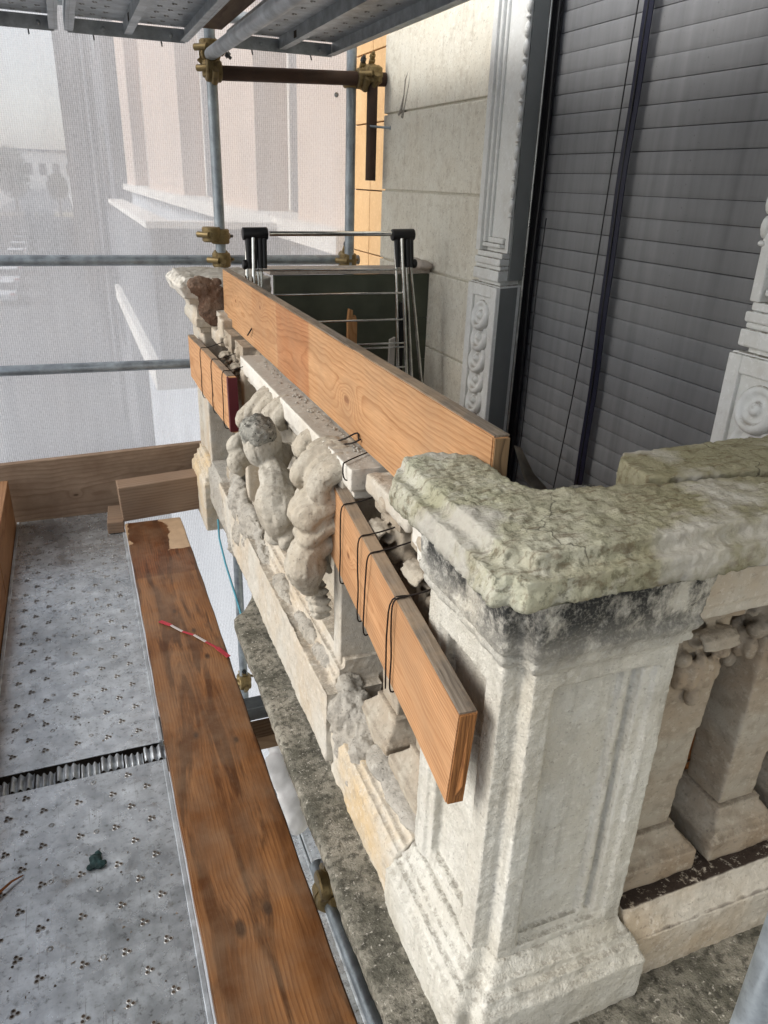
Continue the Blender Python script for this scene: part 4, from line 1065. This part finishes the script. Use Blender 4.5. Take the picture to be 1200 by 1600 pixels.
coupler((1.425, 3.80, 2.055), 'X', 'Z', (0.0, -0.01, 0.0), 'yellow coupler holding the dark hanging tube near the cream wall')
coupler((1.345, 3.89, 1.216), 'Z', 'X', (0.0, 0.03, 0.0), 'yellow coupler on the wall-side upright at the guard rail')
coupler((0.683, 3.87, -1.28), 'Z', 'X', (0.0, -0.03, 0.0), 'yellow coupler on the upright seen down the gap beside the plank')
coupler((0.482, 1.50, -0.34), 'Y', 'X', (0.0, 0.0, 0.04), 'yellow coupler on the low tube under the concrete ledge')
pole('ledge_tube', (0.482, 1.62, -0.355), (0.50, -0.2, -0.36), TUBE, M_['galv'], 'galvanised tube running below the concrete ledge')
pole('scaffold_upright', (0.724, 0.40, -6.8), (0.724, 0.40, 2.6), TUBE, M_['galv'], 'grey upright scaffold tube cutting the lower right corner of the frame')

# decks -----------------------------------------------------------
def trefoil(mh, mr, x, y, z, dn=1, r=0.0037, s=0.0066):
    for k in range(3):
        a = R(90 + 120 * k) + 0.35
        cx, cy = x + s * math.cos(a), y + s * math.sin(a)
        n = 8
        zz = z + dn * 0.0016
        mh.add([(cx + r * math.cos(2 * math.pi * i / n), cy + r * math.sin(2 * math.pi * i / n), zz) for i in range(n)], [tuple(range(n))])
        v = []
        for rr, dz in ((r * 1.55, 0.0002), (r * 1.18, 0.0022), (r * 0.98, 0.0017)):
            v += [(cx + rr * math.cos(2 * math.pi * i / n), cy + rr * math.sin(2 * math.pi * i / n), z + dn * dz) for i in range(n)]
        mr.add(v, [(j * n + i, j * n + (i + 1) % n, (j + 1) * n + (i + 1) % n, (j + 1) * n + i) for j in range(2) for i in range(n)])

def dots(mh, x, y, z, r, dn=1):
    n = 8
    mh.add([(x + r * math.cos(2 * math.pi * i / n), y + r * math.sin(2 * math.pi * i / n), z + dn * 0.0009) for i in range(n)], [tuple(range(n))])

def walkdeck(label, x0, y0, y1, z, group, full=True, under=False):
    """galvanised steel scaffold plank 0.49 wide: sheet, turned edges, perforations"""
    t = thing('scaffold_deck', label, 'scaffold deck', (x0 + 0.245, (y0 + y1) / 2, z), group=group)
    x1 = x0 + 0.49
    sgn = -1 if under else 1
    zs = z
    put('sheet', MB().box(x0 + 0.002, x1 - 0.002, y0, y1, zs - 0.002, zs), M_['galv_up'] if under else M_['galv_deck'], t)
    for xa in (x0, x1 - 0.012):
        m = MB().box(xa, xa + 0.012, y0 + 0.003, y1 - 0.003, zs - 0.055, zs + 0.0035)
        inn = 0.034 if xa == x0 else -0.022
        a, b = sorted((xa + (0.012 if xa == x0 else 0), xa + inn))
        m.box(a, b, y0 + 0.003, y1 - 0.003, zs - 0.055, zs - 0.051)
        put('edge_channel', m, M_['galv_up'], t, bevel=0.0015)
    if under:
        m = MB().box(x0 + 0.230, x0 + 0.234, y0 + 0.01, y1 - 0.004, zs - 0.048, zs - 0.002).box(x0 + 0.234, x0 + 0.262, y0 + 0.01, y1 - 0.004, zs - 0.048, zs - 0.044)
        put('stiffener', m, M_['galv_up'], t)
        put('slot', MB().box(x0 + 0.2285, x0 + 0.23, y1 - 0.30, y1 - 0.26, zs - 0.040, zs - 0.014), M_['hole'], t)
    if under:
        put('end_plate', MB().box(x0 + 0.012, x1 - 0.012, y1 - 0.004, y1, zs - 0.060, zs - 0.008), M_['galv_up'], t, bevel=0.001)
        for xx in (x0 + 0.11, x0 + 0.38):
            put('hook', MB().tube([(xx, y1 + 0.002, zs - 0.03), (xx, y1 + 0.006, zs - 0.06), (xx + 0.001, y1 - 0.004, zs - 0.078)], 0.0032, 6), M_['steeldark'], t, smooth=True)
            put('rivet', MB().ell((xx + 0.04, y1 - 0.006, zs - 0.035), (0.009, 0.004, 0.009), n=10, m=6), M_['galv_up'], t, smooth=True)
    mh, mr = MB(), MB()
    cols = [0.424, 0.378, 0.333, 0.244, 0.154, 0.108, 0.066]
    rnd_ = random.Random(int(x0 * 100 + y0 * 10))
    zc = zs - 0.002 if under else zs
    for ci, cx in enumerate(cols):
        ph = 0.0625 if ci in (1, 4) else 0.0
        k0 = 0
        y = y0 + 0.05 + ph
        # keep the measured phase
        base = 1.499 + (0.0625 if ci in (1, 5) else 0.0)
        y = base + math.ceil((y0 + 0.02 - base) / 0.125) * 0.125
        while y < y1 - 0.02:
            trefoil(mh, mr, x0 + cx + rnd_.uniform(-.001, .001), y + rnd_.uniform(-.001, .001), zc, sgn)
            y += 0.125
    if not under:
        for k in range(int((y1 - y0) * 45)):
            dots(mh, rnd_.uniform(x0 + 0.03, x1 - 0.03), rnd_.uniform(y0 + .02, y1 - .02), zc, rnd_.uniform(0.0012, 0.0034), sgn)
        for cx in (0.285, 0.175):
            y = y0 + 0.10 + (0.062 if cx < 0.2 else 0)
            while y < y1:
                n = 10
                mr.add([(x0 + cx + rr * math.cos(2 * math.pi * i / n), y + rr * math.sin(2 * math.pi * i / n), zc + dz) for rr, dz in ((0.0078, 0.0003), (0.0058, 0.002), (0.004, 0.001)) for i in range(n)], [(j * n + i, j * n + (i + 1) % n, (j + 1) * n + (i + 1) % n, (j + 1) * n + i) for j in range(2) for i in range(n)])
                y += 0.187
    put('perforations', mh, M_['hole'], t, kind='stuff')
    put('perforation_rims', mr, M_['holerim'], t, smooth=True, kind='stuff')
    return t
walkdeck('galvanised deck panel of the walkway, near one with the dark green scrap', -0.408, 0.03, 1.843, 0.0, 'walkway deck panels')
walkdeck('galvanised deck panel of the walkway, far one ending at the toe board', -0.408, 1.924, 3.765, 0.0, 'walkway deck panels')
# interlocking end teeth between the two panels
jt = thing('deck_joint', 'corrugated steel joint between the two walkway deck panels', 'joint', (-0.16, 1.884, -0.05))
put('gap_floor', MB().box(-0.40, 0.075, 1.80, 2.0, -0.05, -0.045), M_['hole'], jt)
xx = -0.40
k = 0
while xx < 0.07:
    wd = 0.062 if k % 2 else 0.052
    a0, a1 = (1.846, 1.906) if k % 2 == 0 else (1.862, 1.921)
    m = MB()
    nseg = 24
    v = []
    for i in range(nseg + 1):
        x = xx + wd * i / nseg
        z = -0.010 + 0.006 * math.sin(i / nseg * 3 * 2 * math.pi)
        v += [(x, a0, z), (x, a1, z), (x, a1, z - 0.003), (x, a0, z - 0.003)]
    f = []
    for i in range(nseg):
        for j in range(4): f.append((i * 4 + j, i * 4 + (j + 1) % 4, i * 4 + 4 + (j + 1) % 4, i * 4 + 4 + j))
    f += [(0, 1, 2, 3), tuple(nseg * 4 + j for j in (3, 2, 1, 0))]
    put('tooth', m.add(v, f), M_['galv_up'], jt, smooth=True)
    xx += wd + 0.004; k += 1

for i, (xa, nm_) in enumerate(((-0.43, 'above the left edge of the frame'), (0.085, 'above the middle of the walkway'), (0.742, 'nearest the house wall, beyond the ledger tube'))):
    walkdeck('overhead galvanised deck panel seen from below, ' + nm_, xa, 1.97, 3.79, 2.170, 'overhead deck panels', under=True)
    walkdeck('overhead galvanised deck panel above the camera, ' + nm_, xa, 0.12, 1.94, 2.170, 'overhead deck panels', under=True)
mOv = wood('overhead_wood', (0.17, 0.11, 0.065), (0.09, 0.05, 0.03), 'YZX', 60, var=0.4)
put('filler_board', MB().box(0.60, 0.725, 0.1, 3.80, 2.175, 2.205), mOv, bevel=0.002, label='brown timber board filling the gap between the overhead deck panels', category='board')
pole('deck_transom', (-1.0, 3.845, 2.235), (1.40, 3.845, 2.235), TUBE, M_['galv_up'], 'galvanised transom tube under the far end of the overhead deck')

walkdeck('galvanised deck panel one storey down, seen through the gap by the ledge', 0.36, 1.9, 3.72, -2.0, 'lower deck panels')
walkdeck('galvanised deck panel one storey down, beyond the seen gap', 0.86, 1.9, 3.72, -2.0, 'lower deck panels')
walkdeck('galvanised deck panel one storey down, nearer the camera', 0.62, 0.05, 1.87, -2.0, 'lower deck panels')
put('cross_beam', MB().box(-0.45, 0.62, 2.30, 2.37, -0.31, -0.25), M_['galv'], bevel=0.004, label='galvanised cross beam under the walkway plank', category='beam')
mLo = wood('low_timber', (0.30, 0.20, 0.12), (0.16, 0.09, 0.05), 'XYZ', 60)
put('cross_timber', MB().box(-0.45, 0.62, 2.17, 2.27, -0.345, -0.285), mLo, bevel=0.003, label='brown timber lying across under the walkway plank', category='board')
m = MB()
for j in range(7): m.ell((0.60 + 0.03 * math.sin(j * 2), 2.52 - 0.03 * j, -0.62 - 0.05 * j), (0.09, 0.05, 0.07))
sculpt('net_bundle', m, 0.012, [(9, 0.03), (24, 0.012)], M_['fabric'], None, 2, label='bunched pale netting hanging under the ledge', category='net')

# walkway plank, toe boards
mW = wood('walk_plank', (0.29, 0.132, 0.048), (0.155, 0.060, 0.020), 'YZX', 105, (0.02, 0.42), 0.016,
          knots=((0.90, 0.085, 0.045), (0.93, 0.155, 0.035), (1.58, 0.09, 0.028), (1.98, 0.19, 0.030), (2.32, 0.12, 0.026), (0.45, 0.17, 0.026), (1.52, 0.20, 0.026), (2.16, 0.17, 0.028), (0.52, 0.06, 0.022)), knotcol=(0.028, 0.014, 0.008), rough=0.34, stains=((2.62, 3.4, (0.55, 0.40, 0.30), 0.85),), weather=(0.20, 0.135, 0.085), weather_amt=0.45, var=0.9, streak=0.95, kamp=0.5, fibre=0.6, patches=((2.86, 3.4, 0.165, 0.40, (0.47, 0.34, 0.22), 0.9), (2.98, 3.4, -0.1, 0.016, (0.44, 0.31, 0.19), 0.8), (0.0, 0.33, -0.1, 0.045, (0.30, 0.20, 0.12), 0.5)))
bm = bmesh.new(); bmesh.ops.create_cube(bm, size=1)
for v_ in bm.verts: v_.co = Vector(((v_.co.x + .5) * 0.262, (v_.co.y + .5) * 3.21, (v_.co.z + .5) * 0.045))
bmesh.ops.subdivide_edges(bm, edges=[e for e in bm.edges if abs((e.verts[0].co - e.verts[1].co).y) > 2], cuts=40)
bmesh.ops.bevel(bm, geom=[e for e in bm.edges if len(e.link_faces) == 2 and e.calc_face_angle(0) > 0.8], offset=0.004, segments=2, affect='EDGES')
for v_ in bm.verts: v_.co.x += 0.0016 * math.sin(v_.co.y * 3.1) + 0.0012 * math.sin(v_.co.y * 23)
me = bpy.data.meshes.new('walkway_plank'); bm.to_mesh(me); bm.free()
o = put('walkway_plank', me, mW, smooth='auto', label='long brown stained plank lying flat beside the galvanised deck', category='plank')
o.location = (0.0855, 0.28, 0.004)
mT = wood('toe_wood', (0.34, 0.245, 0.17), (0.21, 0.135, 0.085), 'XYZ', 55, (0.08, 0.1), 0.04, knots=((0.9, 0.14, 0.03), (0.35, 0.10, 0.02)), knotcol=(0.05, 0.025, 0.015), weather=(0.15, 0.09, 0.055), weather_amt=0.5, var=0.4)
bmx = MB().box(0, 1.05, 0, 0.035, -0.05, 0.30)
o = put('toe_board', bmx, mT, bevel=0.004, label='wide brown toe board across the far end of the walkway', category='board', group='toe boards')
o.location = (-0.47, 3.7665, 0.003); o.rotation_euler = (0, -R(1.6), 0)
mT2 = wood('toe_wood_two', (0.27, 0.185, 0.125), (0.16, 0.10, 0.062), 'XYZ', 70, (0.06, 0.3), 0.03, weather=(0.2, 0.15, 0.11), weather_amt=0.4)
o = put('timber_block', MB().box(0, 0.42, 0, 0.12, 0, 0.175), mT2, bevel=0.004, label='short thick timber standing on the far end of the brown plank', category='timber')
o.location = (0.080, 3.505, 0.050); o.rotation_euler = (0, -R(2.5), R(2))
o = put('wood_block', MB().box(0, 0.075, 0, 0.22, 0, 0.055), mT2, bevel=0.003, label='small wooden block beside the short thick timber', category='timber')
o.location = (0.004, 3.49, 0.004); o.rotation_euler = (0, 0, R(-4))
mT3 = wood('toe_wood_three', (0.36, 0.20, 0.10), (0.22, 0.10, 0.045), 'YXZ', 60, (0.06, 0.1), 0.03, var=0.4)
put('toe_board', MB().box(-0.447, -0.411, 3.0, 3.735, -0.03, 0.235), mT3, bevel=0.003, label='short brown toe board in the far corner on the street side', category='board', group='toe boards')
put('toe_board', MB().box(-0.449, -0.412, 0.6, 2.985, -0.03, 0.19), mT3, bevel=0.003, label='long brown toe board along the street side of the walkway', category='board', group='toe boards')

# small litter on the deck
tp = thing('barrier_tape', 'torn scrap of red and white barrier tape on the brown plank', 'tape', (0.24, 2.4, 0.05))
pts = [Vector((0.145, 2.538, 0.0525)), Vector((0.18, 2.49, 0.056)), Vector((0.215, 2.44, 0.0525)), Vector((0.25, 2.395, 0.058)), Vector((0.285, 2.345, 0.0525)), Vector((0.315, 2.29, 0.056)), Vector((0.345, 2.225, 0.053))]
for i in range(6):
    a, b = pts[i], pts[i + 1]
    n = (b - a).cross(Vector((0, 0, 1))).normalized() * (0.0045 if i not in (0, 5) else 0.008)
    m = MB().add([a - n, a + n, b + n, b - n, a - n + Vector((0, 0, .0012)), a + n + Vector((0, 0, .003)), b + n + Vector((0, 0, .003)), b - n + Vector((0, 0, .0012))], [(0, 1, 2, 3), (7, 6, 5, 4), (0, 4, 5, 1), (1, 5, 6, 2), (2, 6, 7, 3), (3, 7, 4, 0)])
    put('red_band' if i % 2 == 0 or i == 5 else 'white_band', m, M_['tapered'] if i % 2 == 0 or i == 5 else M_['tapewhite'], tp)
m = MB().ell((-0.128, 1.523, 0.010), (0.014, 0.016, 0.009)).ell((-0.118, 1.507, 0.008), (0.016, 0.010, 0.007)).ell((-0.140, 1.508, 0.007), (0.012, 0.009, 0.006)).ell((-0.121, 1.54, 0.007), (0.009, 0.012, 0.006))
sculpt('crumpled_scrap', m, 0.0025, [(70, 0.005), (160, 0.002)], M_['greencloth'], None, 1, label='crumpled dark green scrap on the near deck panel', category='litter')
put('twig', MB().tube([(-0.375, 1.46, 0.006), (-0.345, 1.50, 0.012), (-0.32, 1.525, 0.010), (-0.295, 1.54, 0.005)], [0.004, 0.0035, 0.003, 0.0015], 6), plain('twig_bark', (0.20, 0.07, 0.02), 0.8), smooth=True, label='small brown twig at the left edge of the near deck panel', category='twig')
mg = MB()
rnd = random.Random(8)
for k in range(420):
    y = rnd.uniform(0.9, 3.7); x = rnd.uniform(-0.39, 0.07)
    if rnd.random() < 0.5: y = 3.7 - abs(rnd.gauss(0, 0.35))
    s_ = rnd.uniform(0.0008, 0.0028)
    q = [(x + rnd.uniform(-s_, s_) * 2, y + rnd.uniform(-s_, s_) * 2, 0.0006) for _ in range(4)]
    mg.add(q + [(x, y, 0.0006 + s_)], [(0, 1, 4), (1, 2, 4), (2, 3, 4), (3, 0, 4)])
put('grit', mg, plain('grit_stone', (0.16, 0.13, 0.10), 0.9, var=0.5, scale=100), label='fine grit and mortar crumbs scattered on the deck', category='grit', kind='stuff')
mg = MB()
for k in range(110):
    y = rnd.uniform(1.5, 2.5); x = 0.566 - abs(rnd.gauss(0, 0.014)); s_ = rnd.uniform(0.001, 0.0042)
    mg.ell((x, y, 1.032), (s_, s_ * rnd.uniform(0.7, 1.8), s_ * 0.8), n=5, m=4)
put('crumbs', mg, M_['mortar'], label='dark mortar crumbs on top of the carved panel', category='crumbs', kind='stuff')

# ================================================================== NETTING
nx, nz = 80, 110
v, f = [], []
P_ = []
for i in range(nx + 1):
    for j in range(nz + 1):
        P_.append((-2.6 + (1.385 + 2.6) * i / nx, 4.0, -7.0 + 11.5 * j / nz))
P_ = np.array(P_)
dy = fbm(P_ * np.array([1, 0, 0.25]), 2.2, 3) * 0.12 + fbm(P_ * np.array([1, 0, 0.5]), 6, 2) * 0.045
P_[:, 1] += dy + 0.02
edge = np.clip((P_[:, 0] - 1.3) / 0.085, 0, 1)
P_[:, 0] -= edge * np.abs(fbm(P_ * np.array([0, 0, 1]), 6, 2)) * 0.06
for i in range(nx):
    for j in range(nz):
        a = i * (nz + 1) + j; f.append((a, a + nz + 1, a + nz + 2, a + 1))
nn = thing('scaffold_net', 'white translucent debris netting closing the end of the scaffold', 'net', (0, 4.0, -7))
put('netting', MB().add([tuple(p) for p in P_], f), M_['net'], nn, smooth=True)
put('eyelet', MB().lathe([(0.006, -0.002), (0.011, -0.002), (0.012, 0.0), (0.011, 0.002), (0.006, 0.002)], 16, (1.308, 3.985, 1.98), 'Y'), M_['chrome'], nn, smooth='auto')

# ================================================================== STREET BEYOND
nbld = thing('neighbour_building', 'pink and ochre house front next door, seen past and through the net', 'building', (3, 12, -7))
put('wall', MB().box(1.95, 7, 3.86, 22.6, 1.2, 14), M_['pink'], nbld)
put('lower_wall', MB().box(1.7, 7, 4.56, 22.6, -7, 1.18), M_['paleblue'], nbld)
put('string_course', MB().box(1.5, 1.95, 4.56, 22.6, 1.18, 1.32), M_['pale'], nbld)
for (a, b) in ((4.55, 5.83), (7.2, 8.9), (11.9, 16.8), (20, 22.6)):
    put('pier', MB().box(1.62, 1.95, a, b, 1.32, 14), M_['pink'], nbld)
for k in range(9):
    z0 = -0.25 + 0.335 * k + 0.125
    put('cladding_slab', MB().box(1.60, 1.95, 3.86, 4.262, z0 + 0.003, z0 + 0.332), M_['orange'], nbld, bevel=0.003)
    put('cladding_slab', MB().box(1.60, 1.95, 4.268, 4.548, z0 + 0.003, z0 + 0.332), M_['orange'], nbld, bevel=0.003)
for (a, b) in ((5.95, 7.1), (9.2, 11.6), (17.2, 19.7)):
    for z0 in (1.33, 4.8):
        wn = put('window', MB().box(1.90, 1.955, a, b, z0, z0 + 2.4), M_['greybld'], nbld)
        put('frame', MB().box(1.885, 1.90, (a + b) / 2 - 0.04, (a + b) / 2 + 0.04, z0, z0 + 2.4).box(1.885, 1.90, a, a + 0.06, z0, z0 + 2.4).box(1.885, 1.90, b - 0.06, b, z0, z0 + 2.4), M_['pale'], wn)
nbal = thing('neighbour_balcony', 'grey solid balcony parapet next door seen faintly through the net', 'balcony', (1.2, 9, 0.2))
put('floor_slab', MB().box(0.50, 1.95, 5.95, 11.0, 0.05, 0.22), M_['pale'], nbal)
put('parapet', MB().box(0.56, 0.68, 6.05, 11.0, 0.22, 1.23).box(0.68, 1.62, 6.05, 6.17, 0.22, 1.23), M_['greybld'], nbal)
put('coping', MB().box(0.53, 0.71, 6.02, 11.0, 1.232, 1.28).box(0.712, 1.615, 6.02, 6.20, 1.232, 1.28), M_['pale'], nbal)

db = thing('grey_building', 'long dark grey house front further down the street behind the net', 'building', (3, 60, -7))
put('wall', MB().box(1.3, 9, 22.7, 140, -7, 26), M_['greybld'], db)
for k in range(12):
    for j in range(4):
        put('window', MB().box(1.27, 1.31, 25 + k * 8, 27.2 + k * 8, -3.5 + j * 4, -1.2 + j * 4), M_['glassd'], db)
    put('pier', MB().box(1.1, 1.3, 28.8 + k * 8, 30.2 + k * 8, -7, 20), M_['greybld'], db)
rb = thing('red_building', 'dull red block on the far side of the street at the left edge', 'building', (-24, 120, -7))
put('wall', MB().box(-34, -15.5, 95, 190, -7, 16), M_['redbld'], rb)
for k in range(8):
    for j in range(4):
        put('window', MB().box(-15.5, -15.44, 99 + k * 11, 103 + k * 11, -4 + j * 4.6, -1.4 + j * 4.6), M_['glassd'], rb)
put('roof', MB().box(-34.6, -15, 94.5, 190.5, 16.0, 16.6), M_['pale'], rb)
hz = thing('street_block', 'pale block closing the end of the street', 'building', (-6, 420, -7))
put('wall', MB().box(-30, 30, 420, 440, -7, 9), M_['pale'], hz)
put('roof', MB().box(-31, 31, 419, 441, 9, 10), M_['greybld'], hz)
for k in range(9):
    put('window', MB().box(-27 + k * 6, -24 + k * 6, 419.9, 420.05, -1, 4), M_['glassd'], hz)

# parked cars
def car_proto():
    t = thing('parked_car', 'parked car', 'car', (-4.6, 60, -7.0), group='cars parked along the street below')
    side = [(-2.1, 0.35), (-2.15, 0.75), (-1.9, 0.92), (-1.35, 0.98), (1.0, 0.98), (1.85, 0.86), (2.1, 0.7), (2.1, 0.35)]
    put('body', MB().extr([(z, y) for y, z in side], 0, -0.85, 0.85).mesh('b'), None, t, local=True)
    b = t.children[0]
    # extr axis 0 expects (y,z)
    bpy.data.meshes.remove(b.data)
    put('body', MB().extr(side, 0, -0.85, 0.85), M_['paint0'], t, local=True, bevel=0.06)
    put('cabin', MB().extr([(-1.5, 0.97), (-1.15, 1.4), (0.35, 1.42), (1.0, 0.97)], 0, -0.72, 0.72), M_['glassd'], t, local=True, bevel=0.04)
    put('roof', MB().extr([(-1.1, 1.405), (-1.05, 1.46), (0.25, 1.47), (0.32, 1.425)], 0, -0.68, 0.68), M_['paint0'], t, local=True, bevel=0.02)
    wm = MB().tube([(-0.1, 0, 0), (0.1, 0, 0)], 0.33, 16).mesh('wheel')
    for x in (-0.78, 0.78):
        for y in (-1.3, 1.3):
            o = put('wheel', wm, M_['tyre'], t, local=True); o.location = (x, y, 0.33)
    for x in (-0.6, 0.6):
        put('tail_light', MB().box(x - 0.15, x + 0.15, -2.17, -2.12, 0.7, 0.85), M_['tapered'], t, local=True)
    return t
M_['paint0'] = plain('car_paint_light', (0.55, 0.57, 0.60), 0.3, var=0.03, spec=0.5)
c0 = car_proto()
M_CARS = 13
c0['label'] = 'pale parked car at the near end of the row behind the net'
for k in range(1, M_CARS):
    dup(c0, (-4.6 - 0.12 * k, 60 + 8.2 * k, -7.0), 'pale parked car, ' + ('second third fourth fifth sixth seventh eighth ninth tenth eleventh twelfth thirteenth'.split()[k - 1]) + ' from the near end of the row behind the net')

# a street tree
def tree(loc, h, label, seed):
    t = thing('street_tree', label, 'tree', loc, group='street trees')
    rn = random.Random(seed)
    m = MB().tube([(0, 0, 0), (0.1, 0, h * 0.3), (0, 0.1, h * 0.55)], [0.25, 0.18, 0.1], 8)
    for k in range(6):
        a = k * 1.05; m.tube([(0.05, 0.03, h * 0.35), (math.cos(a) * 1.0, math.sin(a) * 1.0, h * 0.6), (math.cos(a) * 1.6, math.sin(a) * 1.6, h * 0.8)], [0.1, 0.06, 0.02], 6)
    put('trunk', m, plain('bark', (0.10, 0.07, 0.05), 0.9), t, local=True, smooth=True)
    cr = MB()
    for k in range(1500):
        d = Vector((rn.gauss(0, 1), rn.gauss(0, 1), rn.gauss(0, 1))).normalized() * (rn.random() ** 0.4)
        p = Vector((d.x * h * 0.25, d.y * h * 0.25, h * 0.68 + d.z * h * 0.33))
        u = Vector((rn.gauss(0, 1), rn.gauss(0, 1), rn.gauss(0, 1))).normalized() * 0.22; w_ = u.orthogonal().normalized() * 0.16
        cr.add([p - u, p + w_, p + u, p - w_], [(0, 1, 2, 3)])
    put('crown', cr, plain('foliage', (0.06, 0.09, 0.03), 0.8, var=0.5, scale=2), t, local=True)
tree((-7.5, 150, -7), 11, 'slim green street tree at the left, behind the net', 1)
tree((-9.5, 190, -7), 13, 'taller green street tree behind the slim one', 2)
tree((-0.9, 175, -7), 8, 'low yellowish street tree by the grey house front', 3)
